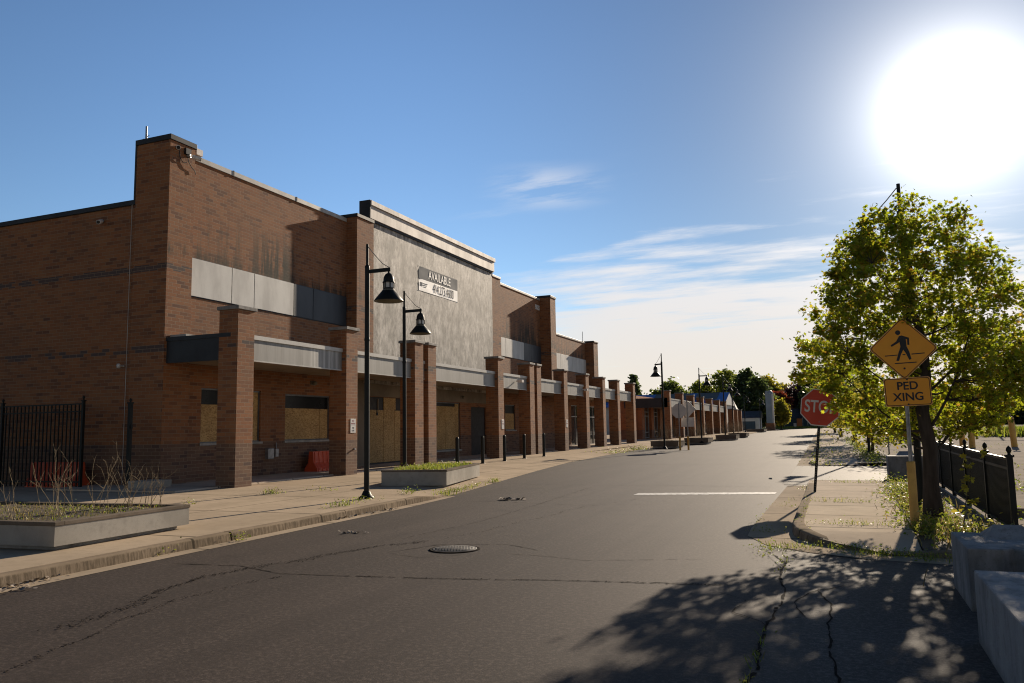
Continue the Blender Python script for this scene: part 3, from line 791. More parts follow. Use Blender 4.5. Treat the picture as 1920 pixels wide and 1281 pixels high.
# notices on the pillars
def notice(p, y0, y1, z0, z1, lines, col):
    s = box_part('notice', M['sign_w'], p, -14.95, -14.935, y0, y1, z0, z1, bevel=.003)
    for txt, sz, z, mt in lines:
        text_obj('lettering', txt, sz, mt, s, (-14.934, (y0+y1)/2, z), (PI/2, 0, PI/2), sx=.8, ext=.001, local=False)
notice(PL[1], 22.12, 22.42, 1.76, 1.99, [('NO', .085, 1.92, M['ink_red']), ('PARKING', .07, 1.83, M['ink_red'])], 0)
notice(PL[1], 22.12, 22.42, 1.53, 1.75, [('FIRE', .075, 1.69, M['ink']), ('LANE', .075, 1.60, M['ink'])], 0)
notice(PL[4], 34.68, 34.98, 1.58, 2.03, [('NO', .085, 1.93, M['ink_red']), ('PARKING', .07, 1.82, M['ink_red'])], 0)
notice(PL[7], 44.24, 44.54, 1.62, 2.07, [('NO', .085, 1.97, M['ink_red']), ('PARKING', .07, 1.86, M['ink_red'])], 0)
m = MB(); m.tube([(-14.95,22.34,1.0),(-14.90,22.34,1.0)], .03, 10); m.build('hose_tap', M['steel'], PL[1])
# house number, service boxes, lamps, conduits
nb = text_obj('house_number', '5025', .42, M['sign_w'], B, (FX+.02, 47.0, 9.28), (PI/2, 0, PI/2), sx=.95, ext=.015, bold=.012, local=False)
m = MB(); m.box(FX, FX+.14, 21.2, 21.5, .72, 1.06); m.build('meter_box', M['steel'], B, bevel=.01)
m = MB(); m.box(FX, FX+.08, 21.64, 21.8, .78, 1.04); m.tube([(FX+.04,21.72,1.04),(FX+.04,21.72,1.25)], .02, 8); m.build('meter_box', M['steel'], B, bevel=.008)
box_part('expansion_joint', M['cap'], B, FX-.01, FX+.03, 17.662, 17.735, 4.3, 9.79)
m = MB(); m.tube([(-18.9,16.69,.2),(-18.9,16.69,8.3)], .009, 6); m.build('expansion_joint', M['cap_light'], B)
def bulkhead(y, z):
    m = MB(); m.box(FX, FX+.05, y-.12, y+.12, z-.08, z+.08); m.lathe((FX+.12, y, z-.07), [(.0,0),(.07,.01),(.075,.08),(.05,.13),(0,.14)], 12); m.build('wall_lamp', M['lamp_in'], B)
bulkhead(23.7, 3.34); bulkhead(35.9, 3.2)
m = MB(); m.tube([(-19.0,16.70,3.55),(-19.0,16.58,3.55)], .025, 8); m.lathe((-19.0,16.52,3.48), [(0,0),(.05,.01),(.06,.09),(.03,.13)], 12); m.build('wall_lamp', M['lamp_glass'], B)
for y in (37.0, 48.05):
    m = MB(); m.tube([(-15.1,y,3.98),(-14.9,y,3.98)], .03, 8); m.box(-14.96, -14.74, y-.13, y+.13, 3.9, 4.03); m.build('floodlight', M['sign_back'], cn)

# banner
bn = thing('banner', (-17.37, 33.05, 8.47), 'grey and white AVAILABLE banner hanging on the stained stucco wall', 'banner')
def sheet(name, mat, y0, y1, z0, z1, dx=0.0, n=14, k=5):
    vs = []; fs = []; r = random.Random(5)
    for j in range(k+1):
        for i in range(n+1):
            u, v = i/n, j/k
            w = .006*math.sin(7*u+3*v)*math.sin(3.1*v+u*4)+.003*math.sin(17*u-6*v)-.03*max(0, .06-u)/.06*(j/k > .6)
            vs.append((-17.368+dx+w*.6, y0+(y1-y0)*u, z0+(z1-z0)*v+.035*math.sin(PI*u)*0))
    for j in range(k):
        for i in range(n): a = j*(n+1)+i; fs.append((a, a+1, a+n+2, a+n+1))
    mm = MB(); mm.add(vs, fs, 0, True); return mm.build(name, mat, bn)
sheet('upper_half', M['banner_grey'], 31.08, 35.0, 8.45, 9.02)
sheet('lower_half', M['banner_white'], 31.08, 35.0, 7.9, 8.449)
text_obj('lettering', 'AVAILABLE', .56, M['sign_w'], bn, (-17.358, 33.1, 8.73), (PI/2, 0, PI/2), sx=.82, ext=.002, bold=.004, local=False)
text_obj('lettering', '414.273.4600', .62, M['ravel'], bn, (-17.358, 33.5, 8.17), (PI/2, 0, PI/2), sx=.64, ext=.002, bold=-.010, local=False)
m = MB(); m.box(-17.362, -17.357, 31.2, 31.4, 8.24, 8.30); m.box(-17.362, -17.357, 31.2, 31.4, 8.12, 8.18); m.box(-17.362, -17.357, 31.2, 31.25, 8.18, 8.24); m.box(-17.362, -17.357, 31.35, 31.4, 8.18, 8.24)
for k in range(3): m.box(-17.362, -17.357, 31.48, 31.9-.07*k, 8.26-.08*k, 8.285-.08*k)
m.build('company_mark', M['banner_grey'], bn)
for y, z in ((31.08,9.02),(35.0,9.02),(31.08,7.9),(35.0,7.9)):
    m = MB(); m.tube([(-17.40,y,z),(-17.362,y,z)], .02, 6); m.build('fixing', M['steel'], bn)

# security cameras on the corner pier, roof mast
def camera(loc, aim, label, rz):
    c = thing('security_camera', loc, label, 'camera', 'security cameras on the building', rz)
    m = MB(); m.tube([(0,-.005,-.0),(0,.10,0)], .055, 12); m.tube([(0,.1,0),(0,.17,-.03)], .02, 8); m.build('bracket', M['steel'], c, local=True)
    m = MB(); m.tube([(0,.16,-.03),(0,.42,-.12)], .062, 14); m.build('housing', M['sign_w'], c, local=True, bevel=.01)
    m = MB(); m.tube([(0,.41,-.117),(0,.435,-.125)], .05, 14); m.build('lens', M['ink'], c, local=True)
    return c
camera((-17.5, 16.98, 9.9), None, 'white security camera nearest the outer edge of the tall brick corner pier', -2.3)
camera((-17.5, 17.36, 9.78), None, 'white security camera beside the junction box below the pier coping', -1.2)
camera((-20.14, 16.75, 7.95), None, 'small grey camera high on the shaded flank wall', PI+.6)
m = MB(); m.box(-17.5, -17.41, 17.22, 17.42, 9.8, 9.98); m.tube([(-17.46,17.0,9.85),(-17.45,17.02,9.65),(-17.46,17.15,9.52),(-17.46,17.3,9.56)], .012, 6)
m.tube([(-17.46,17.33,9.8),(-17.45,17.36,9.6),(-17.45,17.5,9.45),(-17.46,17.62,9.4),(-17.46,17.66,9.3)], .012, 6); m.build('camera_wiring', M['cap'], B)
m = MB(); m.box(FX-.2, FX+.12, 17.75, 18.0, 9.97, 10.16); m.build('parapet_box', M['sign_back'], B)
an = thing('roof_mast', (-18.72, 16.95, 10.24), 'short grey mast on the roof of the brick corner pier', 'mast')
m = MB(); m.tube([(-18.72,16.95,10.24),(-18.72,16.95,10.75)], .03, 10); m.tube([(-18.72,16.95,10.42),(-18.60,16.95,10.46)], .01, 6); m.tube([(-18.72,16.95,10.36),(-18.84,16.95,10.38)], .01, 6); m.build('mast_tube', M['steel'], an)
m = MB(); m.tube([(-17.6,56.4,8.0),(-17.6,56.4,8.75)], .02, 6); tag(m.build('roof_mast', M['steel']), 'thin rod mast on the far low parapet', 'mast')

# ------------------------------------------------------------------ continuation of the row: the low arcade
A = thing('arcade_building', (FX, 75, 0), 'low brick shop arcade with pillars and grey canopy beyond the passage', 'building')
m = MB(); m.box(-21, FX-.6, 75.2, 133, 0, 4.6); m.build('brick_wall', M['orange_pier'], A)
y = 75.3
while y < 122:
    box_part('brick_pier', M['orange_pier' if y < 80 else 'brick2'], A, FX-.62, FX-.1, y, y+1.05, 0, 3.8)
    w = box_part('window', M['store_glass'], A, FX-.45, FX-.43, y+1.05, y+4.1, gz(y)+.2, 3.8)
    f = MB(); zz = gz(y)
    for q in (1.05, 2.55, 4.03): f.box(FX-.428, FX-.37, y+q, y+q+.07, zz+.2, 3.8)
    for q in (.2, .75, 2.35, 2.75, 3.5): f.box(FX-.427, FX-.372, y+1.12, y+4.03, zz+q, zz+q+.07)
    f.build('frame', M['mullion'], w)
    y += 4.1
ca = box_part('canopy', M['soffit'], A, -18.2, -15.19, 75.3, 117, 3.5, 4.1)
m = MB(); m.box(-15.19, -15.15, 75.1, 117, 3.46, 4.16); m.build('fascia', M['fascia'], ca)
m = MB(); m.box(-15.2, -15.11, 75.05, 117, 4.16, 4.27); m.box(-15.17, -15.12, 75.06, 117, 3.42, 3.46); m.build('fascia_trim', M['trim'], ca)
m = MB(); m.box(-19.4, -15.191, 75.0, 75.1, 3.4, 4.3); m.build('fascia_end', M['fascia_shade_dark_roof'], ca)
for k in range(7): pillar(75.0+6.55*k, .7, -15.75, -14.98, 4.92, A)
for k in range(3): pillar(122+5.2*k, .7, -15.75, -14.98, 4.0, A)

# ------------------------------------------------------------------ blue-roofed shop behind the arcade
Bl = thing('blue_roofed_building', (-30, 126, gz(126)), 'blue metal roofed building with white gables beyond the arcade', 'building')
box_part('wall', M['white_gable'], Bl, -60, -16.4, 122.6, 136, .3, 4.9)
m = MB(); RZ = 6.75
m.quad((-60,121.6,4.75), (-16.1,121.6,4.75), (-16.1,128,RZ+.05), (-60,128,RZ+.05)); m.quad((-16.1,134.6,4.75), (-60,134.6,4.75), (-60,128,RZ+.05), (-16.1,128,RZ+.05))
for i in range(30): x = -60+43.9*i/29; m.box(x-.04, x+.04, 121.6, 121.66, 4.75, 4.83)
rf = m.build('roof', M['blue_roof'], Bl)
for a, b in ((-27.6,-22.2),(-21.0,-17.6),(-36,-31)):
    m = MB(); e = (0, 6.4, RZ+.05-4.75)
    p = lambda x, f: (x, 121.6+6.4*f, 4.75+(RZ+.05-4.75)*f+.05)
    m.quad(p(a,.42), p(b,.42), p(b,.98), p(a,.98)); m.build('roof_panel', M['grey_roof'], rf)
m = MB(); m.prism([(-6.2,0),(6.2,0),(0,2.0)], (-16.3,128,4.75), (0,1,0), (0,0,1), (1,0,0), .15); m.build('gable', M['white_gable'], Bl)
pt = thing('pyramid_roof_turret', (-16.9,134.2,gz(134)), 'white pointed pyramid roof rising behind the last arcade pillars', 'turret')
m = MB(); m.box(-18.0, -15.8, 133.1, 135.3, gz(134), 4.05); m.build('turret_wall', M['brick2'], pt)
m = MB(); c = (-16.9,134.2,6.75); q = [(-18.1,133.0,4.05),(-15.7,133.0,4.05),(-15.7,135.4,4.05),(-18.1,135.4,4.05)]
m.add(q+[c], [(0,1,4),(1,2,4),(2,3,4),(3,0,4)]); m.build('pyramid_roof', M['white_gable'], pt)

# ------------------------------------------------------------------ street lamps
def street_lamp(loc, ang, label, group='black bell-shaded street lamps'):
    t = thing('street_lamp', loc, label, 'street lamp', group, ang)
    m = MB(); m.lathe((0,0,0), [(.0,.0),(.17,.0),(.17,.03),(.13,.06),(.10,.10),(.075,.16),(.058,.17)], 18)
    m.tube([(0,0,.15),(0,0,5.05)], [.058,.052], 14); m.lathe((0,0,5.03), [(.053,0),(.055,.05),(.03,.07),(0,.07)], 12)
    m.tube([(0,0,5.08),(0,0,5.57)], .030, 10); m.lathe((0,0,3.4), [(.055,0),(.062,.02),(.062,.06),(.055,.08)], 14)
    m.build('pole', M['black'], t, local=True)
    m = MB(); m.box(.04, .60, -.022, .022, 4.91, 4.99); m.tube([(.55,0,4.93),(.55,0,4.86)], .025, 8); m.build('arm', M['black'], t, local=True, bevel=.004)
    m = MB(); m.lathe((.55,0,0), [(.118,4.66),(.118,4.72),(.105,4.79),(.07,4.845),(.03,4.87),(0,4.875)], 22)
    m.lathe((.55,0,0), [(.318,4.245),(.318,4.262),(.21,4.40),(.125,4.50),(.118,4.53),(.125,4.535)], 28)
    for k in range(6):
        a = k*PI/3+.3; m.tube([(.55+.115*math.cos(a), .115*math.sin(a), 4.52), (.55+.115*math.cos(a), .115*math.sin(a), 4.68)], .014, 6)
    m.lathe((.55,0,0), [(.135,4.655),(.135,4.675),(.115,4.68)], 22)
    sh = m.build('lamp_shade', M['black'], t, local=True)
    m = MB(); m.lathe((.55,0,0), [(.10,4.52),(.10,4.67)], 16); m.build('glass', M['lamp_glass'], sh, local=True)
    m = MB(); m.lathe((.55,0,0), [(.117,4.515),(.205,4.395),(.312,4.25)], 28); m.build('shade_lining', M['lamp_in'], sh, local=True)
    m = MB(); m.tube([(.03,0,5.5),(.2,0,5.3),(.4,0,5.09),(.58,0,4.985)], .009, 6); m.build('guy_rod', M['rope'], t, local=True)
    return t
def zl(y): return .128+gz(y)
L1 = street_lamp((-9.53,14.73,.128), 0, 'tall black street lamp in front of the stucco wall, nearest on the left kerb')
dup(L1, (-11.9,20.4,zl(20.4)), 0, 'black street lamp standing behind the grassy planter before the paired pillars')
dup(L1, (-9.6,46.1,zl(46)), math.radians(143), 'black street lamp with its bell shade turned left, beside the backs of two road signs')
dup(L1, (-9.7,59.9,zl(60)), 0, 'black street lamp with shade over the road, in front of the middle arcade pillars')
dup(L1, (-9.7,72.8,zl(73)), .1, 'black street lamp in front of the last arcade bay and white gable')
dup(L1, (-10.6,86,zl(86)), .1, 'black street lamp against the dark trees, just past the pyramid roof')
dup(L1, (-13.0,119,zl(119)), .1, 'small far black street lamp in front of the dark tree mass')
dup(L1, (-12.7,139,zl(139)), .1, 'farthest black street lamp, beside the pale blue pylon sign')
dup(L1, (1.13,14.95,.11), PI, 'black street lamp hidden in the maple, its top poking out above the crown')
dup(L1, (.97,37.0,zl(37)), PI, 'black lamp post among the bushes behind the stop sign')
dup(L1, (.7,66.0,zl(66)), PI, 'thin distant black lamp post under the maple crown, right of the stop sign')

# ------------------------------------------------------------------ planters
def planter(loc, sx, sy, label, h=.36, rz=0.0, mat='planter'):
    t = thing('concrete_planter', loc, label, 'planter', 'concrete planters along the pavement', rz)
    m = MB(); m.box(-sx/2+.12, sx/2-.12, -sy/2+.12, sy/2-.12, -.05, .07); m.build('base', M['block'], t, local=True)
    m = MB(); w = .11
    for b in ((-sx/2, sx/2, -sy/2, -sy/2+w), (-sx/2, sx/2, sy/2-w, sy/2), (-sx/2, -sx/2+w, -sy/2+w, sy/2-w), (sx/2-w, sx/2, -sy/2+w, sy/2-w)):
        m.box(*b, .06, h-.05)
    m.box(-sx/2+w, sx/2-w, -sy/2+w, sy/2-w, .06, .1)
    m.build('box', M[mat], t, local=True)
    m = MB(); e = .012
    for b in ((-sx/2-e, sx/2+e, -sy/2-e, -sy/2+w+.02), (-sx/2-e, sx/2+e, sy/2-w-.02, sy/2+e), (-sx/2-e, -sx/2+w+.02, -sy/2+w+.02, sy/2-w-.02), (sx/2-w-.02, sx/2+e, -sy/2+w+.02, sy/2-w-.02)):
        m.box(*b, h-.048, h)
    m.build('rim', M['planter_rim'], t, local=True, bevel=.006)
    m = MB(); n = 12; r = random.Random(int(sx*100+loc[1]*10))
    g = [[(-sx/2+w+(sx-2*w)*i/n, -sy/2+w+(sy-2*w)*j/n, h-.06+r.uniform(0, .05)*(0 < i < n and 0 < j < n)) for i in range(n+1)] for j in range(n+1)]
    vs = [v for row in g for v in row]
    m.add(vs, [(j*(n+1)+i, j*(n+1)+i+1, (j+1)*(n+1)+i+1, (j+1)*(n+1)+i) for j in range(n) for i in range(n)], 0, True)
    m.build('soil', M['soil'], t, local=True)
    return t
def pz(x, y): return .128+gz(y)
planter((-11.28,8.2,.128), 4.0, 2.4, 'low concrete planter of dead stalks, nearest on the left pavement', rz=.07)
planter((-10.78,20.15,.09), 1.75, 4.0, 'low concrete planter full of short green grass behind the first street lamp', rz=.22, h=.46)
FARP = [(-10.6,52.0,2.2,2.6,'weedy concrete planter at the foot of the lamp with its shade turned left'),
        (-10.1,61.0,2.2,2.6,'concrete planter with brown stalks just behind the two road sign backs'),
        (-9.6,73.5,2.2,2.8,'concrete planter of brown brush at the foot of the last arcade lamp'),
        (-9.9,84.5,2.2,3.0,'concrete planter of brown brush behind the one at the arcade lamp'),
        (-12.1,126,3.2,6.0,'far long concrete planter near the pale blue pylon sign')]
for x, y, sx, sy, lb in FARP: planter((x,y,pz(x,y)-.04), sx*.8, sy*.9, lb, h=.40, mat='planter_rim')

# dead stalks
def stalks(loc, h, n, seed, label, group, parent=None, spread=.16, lean=(0,0)):
    r = random.Random(seed); m = MB()
    def branch(p, d, L, rad, depth):
        pts = [Vector(p)]; dd = Vector(d)
        for i in range(4):
            dd = (dd+Vector((r.gauss(0,.10), r.gauss(0,.10), .02))).normalized(); pts.append(pts[-1]+dd*L/4)
        m.tube(pts, [rad, rad*.9, rad*.75, rad*.6, rad*.45], 4, cap=False)
        if depth:
            for i in (2, 3, 4):
                if r.random() < .8:
                    nd = (dd+Vector((r.gauss(0,.55), r.gauss(0,.55), .25))).normalized()
                    branch(pts[i], nd, L*r.uniform(.22, .42), rad*.6, depth-1)
    for i in range(n):
        a = r.uniform(0, 2*PI); b = spread*r.random()
        d = Vector((lean[0]+r.gauss(0,.2), lean[1]+r.gauss(0,.2), 1)).normalized()
        branch((loc[0]+b*math.cos(a), loc[1]+b*math.sin(a), loc[2]), d, h*r.uniform(.6, 1.05), .0055, 2)
    t = thing('dead_weed', loc, label, 'dead plant', group)
    m.build('stalks', M['twig'], t)
    return t
for i, (x, y, h, n, ln) in enumerate([(-11.0,7.5,.80,4,(-.35,0)), (-10.7,7.75,.62,3,(-.2,0)), (-10.55,8.3,.85,4,(-.22,.1)), (-10.35,8.45,.72,4,(-.1,0)), (-10.55,9.05,.80,4,(0,0)),
        (-10.1,8.75,.7,3,(.1,0)), (-10.25,9.2,.6,4,(.15,0)), (-9.95,9.15,.72,4,(-.15,0)), (-9.8,9.3,.55,3,(.2,.1)), (-10.0,9.45,.5,4,(-.1,0)), (-11.9,8.2,.4,3,(-.1,0)), (-11.3,8.9,.55,3,(-.3,0)), (-9.75,9.5,.5,3,(0,0))]):
    stalks((x,y-.14,.43), h, n, 30+i, 'tall dry brown weed stalks growing in the nearest planter', 'dead weeds in the nearest planter', lean=ln)
for i, (x, y) in enumerate([(-10.6,52.0), (-10.1,60.6), (-10.0,61.6), (-9.7,73.2), (-9.4,74.0), (-9.9,84.0), (-9.9,85.3)]):
    stalks((x,y,pz(x,y)+.42), 1.0, 30, 70+i, 'dry brown brush growing in a far planter along the arcade', 'dead weeds in the far planters', spread=.8)

# ------------------------------------------------------------------ bollards, barricades, fences, blocks
def bollard(loc, label):
    t = thing('bollard', loc, label, 'bollard', 'black bollards along the pavement')
    m = MB(); m.tube([(0,0,-.05),(0,0,1.06)], .068, 18); m.lathe((0,0,1.06), [(.068,0),(.06,.03),(.035,.05),(0,.058)], 18); m.build('post', M['black'], t, local=True)
    m = MB(); m.lathe((0,0,0), [(.10,-.02),(.10,.012),(.07,.03)], 18); m.build('collar', M['black'], t, local=True)
    return t
b0 = bollard((-13.62,27.3,zl(27)), 'black bollard standing behind the grassy planter, in front of the boarded shopfront')
dup(b0, (-13.57,29.5,zl(29.5)), 0, 'black bollard just beyond the right end of the grassy planter, before the dark doorway')
dup(b0, (-13.5,31.6,zl(31.6)), 0, 'black bollard right in front of the pillar with the narrow white notice')
dup(b0, (-13.58,34.1,zl(34.1)), 0, 'black bollard in front of the first of two close-set pillars')
dup(b0, (-13.47,36.4,zl(36.4)), 0, 'farthest black bollard, past the two close-set pillars')

def barricade(loc, L, rz, label):
    t = thing('plastic_barricade', loc, label, 'barricade', 'red plastic barricades', rz)
    pr = [(-.28,0),(.28,0),(.27,.14),(.12,.36),(.085,.74),(-.085,.74),(-.12,.36),(-.27,.14)]
    m = MB(); m.prism(pr, (-L/2,0,0), (0,1,0), (0,0,1), (1,0,0), L)
    n = max(4, int(L/.24))
    for i in range(n):
        x = -L/2+L*(i+.25)/n; q = [(a*1.0+(.03 if a > 0 else -.03), z) for a, z in pr]; q = [(a, max(z-.03, 0)) for a, z in q]
        m.prism(q, (x,0,.0), (0,1,0), (0,0,1), (1,0,0), L/n*.45)
    m.build('shell', M['barricade'], t, local=True, bevel=.012)
    m = MB(); m.tube([(-L/2+.3,0,.74),(-L/2+.3,0,.77)], .06, 12); m.build('filler_cap', M['ink'], t, local=True)
    return t
barricade((-17.25,23.98,.165), 1.7, PI/2, 'red plastic barricade against the brick wall below the second boarded window')
barricade((-21.0,16.3,.1), 2.0, 0, 'red plastic barricade behind the black fence panel on the left')

def picket_fence(name, label, P, H, rails, per, group=None, base=0.0, cap='ball', rad=.014, posts=None):
    """P: post positions in a straight line; pickets between consecutive posts"""
    t = thing(name, (P[0][0], P[0][1], base), label, 'fence', group)
    for (x, y) in (posts or P):
        m = MB(); w = .036; zb = base+gz(y)
        m.box(x-w, x+w, y-w, y+w, zb-.05, zb+H+.02); m.box(x-w-.016, x+w+.016, y-w-.016, y+w+.016, zb+H+.02, zb+H+.05)
        m.lathe((x,y,zb+H+.05), [(.03,0),(.018,.012),(.022,.03),(.036,.06),(.03,.095),(.012,.115),(0,.13)], 12)
        m.build('post', M['black'], t)
    for a, b in zip(P, P[1:]):
        d = Vector((b[0]-a[0], b[1]-a[1], 0)); L = d.length; d.normalize(); nn = Vector((-d.y, d.x, 0))
        m = MB()
        za, zb = gz(a[1])+base, gz(b[1])+base
        for z in rails:
            for s in (1,):
                p0 = Vector((a[0],a[1],za+z)); p1 = Vector((b[0],b[1],zb+z))
                q = [p0-nn*.018, p0+nn*.018, p1+nn*.018, p1-nn*.018]
                vs = [v-Vector((0,0,.018)) for v in q]+[v+Vector((0,0,.018)) for v in q]
                m.add(vs, [(3,2,1,0),(4,5,6,7),(0,1,5,4),(1,2,6,5),(2,3,7,6),(3,0,4,7)])
        n = int(L/per)
        for i in range(1, n):
            f = i/n; x = a[0]+(b[0]-a[0])*f; y = a[1]+(b[1]-a[1])*f; z = za+(zb-za)*f
            m.box(x-rad, x+rad, y-rad, y+rad, z+.06, z+max(rails)-.0)
        m.build('panel', M['black'], t)
    return t
picket_fence('metal_fence', 'tall black metal picket fence panel in front of the shaded brick flank wall', [(-26.2,15.9),(-22.88,15.9),(-19.57,15.9)], 2.42, [.2,2.15,2.36], .155, base=.1)
t = thing('fence_post', (-17.79,15.9,.1), 'lone black fence post near the building corner, past the gap in the fence', 'fence post')
m = MB(); x, y = -17.79, 15.9; m.box(x-.045, x+.045, y-.045, y+.045, .05, 2.42); m.box(x-.06, x+.06, y-.06, y+.06, 2.42, 2.46); m.lathe((x,y,2.46), [(.03,0),(.018,.012),(.036,.05),(.03,.08),(0,.12)], 12)
m.box(x-.02, x+.075, y-.03, y+.03, 1.75, 1.85); m.build('post', M['black'], t)
picket_fence('metal_fence', 'low black metal fence with ball finials between the maple and the parking lot', [(2.08,12.72),(2.08,14.72),(2.08,17.0),(2.08,19.1),(2.08,21.1),(2.08,23.2)], 1.04, [.08,.90,1.03], .075, rad=.012)

def lego_block(loc, sx, sy, h, label, ridge=True, groove=True, rz=0.0):
    t = thing('concrete_block', loc, label, 'concrete block', 'concrete barrier blocks', rz)
    m = MB()
    if groove:
        o = [(0,0),(.26,0),(.34,.09),(.42,0),(sx,0),(sx,sy),(0,sy)]
    else: o = [(0,0),(sx,0),(sx,sy),(0,sy)]
    m.prism(o, (0,0,-.02), (1,0,0), (0,1,0), (0,0,1), h+.02)
    m.build('body', M['block'], t, local=True, bevel=.012)
    if ridge:
        m = MB(); a, b = .22, sx-.14; y0 = sy-.50; y1 = sy-.06; zz = h-.006
        vs = [(a,y0,zz),(b,y0,zz),(b,y1,zz),(a,y1,zz),(a+.10,(y0+y1)/2,h+.11),(b-.10,(y0+y1)/2,h+.11)]
        m.add(vs, [(0,1,5,4),(1,2,5),(2,3,4,5),(3,0,4)]); m.build('interlock_ridge', M['block'], t, local=True)
    return t
lego_block((.89,7.62,0), .78, 1.1, .51, 'grey concrete barrier block with a raised ridge, farther of the two on the near right')
lego_block((.80,4.45,0), .75, 2.15, .50, 'largest grey concrete barrier block at the lower right corner', ridge=False, groove=False)
lego_block((1.72,6.9,0), 1.5, 1.1, .53, 'grey concrete barrier block right of the ridged one, cut by the picture edge', groove=False)
t = lego_block((1.05,23.35,.10), .85, .95, .58, 'grey concrete block with a notched top beside the pavement beyond the yellow sleeve', ridge=True, groove=False)
m = MB(); m.box(-17.62, -16.95, 15.75, 16.6, .1, .36); tag(m.build('concrete_footing', M['planter'], bevel=.015), 'low pale concrete footing at the brick building corner', 'footing')

# ------------------------------------------------------------------ road signs
def octagon(r): return [(r*math.cos(PI/8+k*PI/4), r*math.sin(PI/8+k*PI/4)) for k in range(8)]
def rounded(w, h, r, n=5):
    P = []
    for cx, cy, a in ((w/2-r, h/2-r, 0), (-w/2+r, h/2-r, PI/2), (-w/2+r, -h/2+r, PI), (w/2-r, -h/2+r, 1.5*PI)):
        for k in range(n+1): P.append((cx+r*math.cos(a+PI/2*k/n), cy+r*math.sin(a+PI/2*k/n)))
    return P
def rot2(P, a): return [(x*math.cos(a)-y*math.sin(a), x*math.sin(a)+y*math.cos(a)) for x, y in P]
def plate(name, poly, y, th, z, mat, parent, x=0.0):
    """flat plate facing -Y; front face at y"""
    m = MB(); m.prism(poly, (x, y, z), (1,0,0), (0,0,1), (0,1,0), th)
    return m.build(name, mat, parent, local=True)
ST = thing('stop_sign', (-.62,17.9,.14), 'red STOP sign partly hidden by maple leaves on the right corner', 'sign')
ST.rotation_euler = (0, .115, -.02)
m = MB(); w = .027
for i in range(40):
    z0 = -.1+i*.0525
    m.box(-w, w, -w, w, z0, z0+.0525-.0005)
m.build('post', M['black'], ST, local=True)
m = MB()
for i in range(36): m.tube([(0,-.0285,.02+i*.05),(0,-.0265,.02+i*.05)], .008, 8)
m.build('post_hole_discs', M['steel'], ST, local=True)  # pale discs stand in for light background seen through the holes
R8 = .385/math.cos(PI/8)
s = plate('sign_plate', octagon(R8), -.036, .004, 1.77, M['sign_back'], ST)
plate('white_border', octagon(R8*.995), -.039, .003, 1.77, M['sign_w'], s)
plate('red_face', octagon(R8*.945), -.041, .002, 1.77, M['sign_r'], s)
text_obj('lettering', 'STOP', .36, M['sign_w'], s, (0, -.0425, 1.775), (PI/2,0,0), sx=.72, ext=.001, bold=.006)
m = MB(); m.tube([(0,-.046,1.47),(0,-.041,1.47)], .012, 8); m.tube([(0,-.046,2.07),(0,-.041,2.07)], .012, 8); m.build('bolt', M['steel'], s, local=True)

PX = thing('pedestrian_crossing_sign', (.85,12.5,.1), 'yellow diamond pedestrian sign with PED XING plate in front of the maple', 'sign', rz=.08)
m = MB(); m.tube([(0,0,-.1),(0,0,.9)], .057, 18); m.lathe((0,0,.9), [(.057,0),(.05,.012),(.025,.014)], 18); m.build('yellow_sleeve', M['yellow'], PX, local=True)
m = MB(); m.box(-.024, .024, -.012, .012, .88, 2.86); m.box(-.024, -.014, -.03, -.012, .88, 2.86); m.box(.014, .024, -.03, -.012, .88, 2.86); m.build('post', M['steel'], PX, local=True)
d = rot2(rounded(.635, .635, .045), PI/4-.015)
s = plate('diamond_plate', d, -.046, .004, 2.50, M['sign_back'], PX)
plate('yellow_face', [(x*.992, y*.992) for x, y in d], -.049, .003, 2.50, M['sign_y'], s)
def ring(name, P, k0, k1, y, z, mat, parent):
    n = len(P); m = MB()
    A_ = [(x*k0, y, z+q*k0) for x, q in P]; B_ = [(x*k1, y, z+q*k1) for x, q in P]
    m.add(A_+B_, [(i, (i+1) % n, n+(i+1) % n, n+i) for i in range(n)]); return m.build(name, mat, parent, local=True)
ring('black_border', d, .965, .935, -.0505, 2.50, M['ink'], s)
# walking figure, in the 0.9 m wide diamond (units: metres about its centre)
m = MB()
K = .00465
def poly(pts): m.prism([(x*K, y*K) for x, y in pts], (0,-.0515,2.50), (1,0,0), (0,0,1), (0,1,0), .0015)
poly([(-12+7.2*math.cos(a), 49+7.2*math.sin(a)) for a in np.linspace(0, 2*PI, 20)[:-1]])
poly([(-9,38),(-2,40),(13,34),(18,32),(18,10),(12.5,10),(12.5,27),(9,28),(10,6),(16,-10),(21,-33),(15,-36),(6,-14),(0,-4),(-7,-18),(-14,-38),(-21,-37),(-14,-14),(-7,6),(-9,20),(-14,16),(-32,6),(-34,11),(-18,22)])
for pts in ([(-52,-20),(-17,-18.5),(-17,-21),(-52,-23)], [(-3,-18),(5,-17.6),(5,-20.4),(-3,-20.8)], [(22,-17),(58,-15),(58,-18),(22,-20)], [(-26,-44),(34,-42),(34,-45),(-26,-47)]): poly(pts)
m.build('walking_figure', M['ink'], s, local=True)
m = MB(); m.tube([(0,-.057,2.50-.285),(0,-.049,2.50-.285)], .014, 8); m.build('bolt', M['ink'], s, local=True)
pl = rot2(rounded(.60, .40, .03), -.0)
s2 = plate('name_plate', rot2(pl, .03), -.046, .004, 1.885, M['sign_back'], PX, x=.02)
plate('yellow_face', rot2([(x*.992, y*.99) for x, y in pl], .03), -.049, .003, 1.885, M['sign_y'], s2, x=.02)
n = len(pl); m = MB(); P_ = rot2(pl, .03)
A_ = [(.02+x*.965, -.0505, 1.885+y*.95) for x, y in P_]; B_ = [(.02+x*.935, -.0505, 1.885+y*.905) for x, y in P_]
m.add(A_+B_, [(i, (i+1) % n, n+(i+1) % n, n+i) for i in range(n)]); m.build('black_border', M['ink'], s2, local=True)
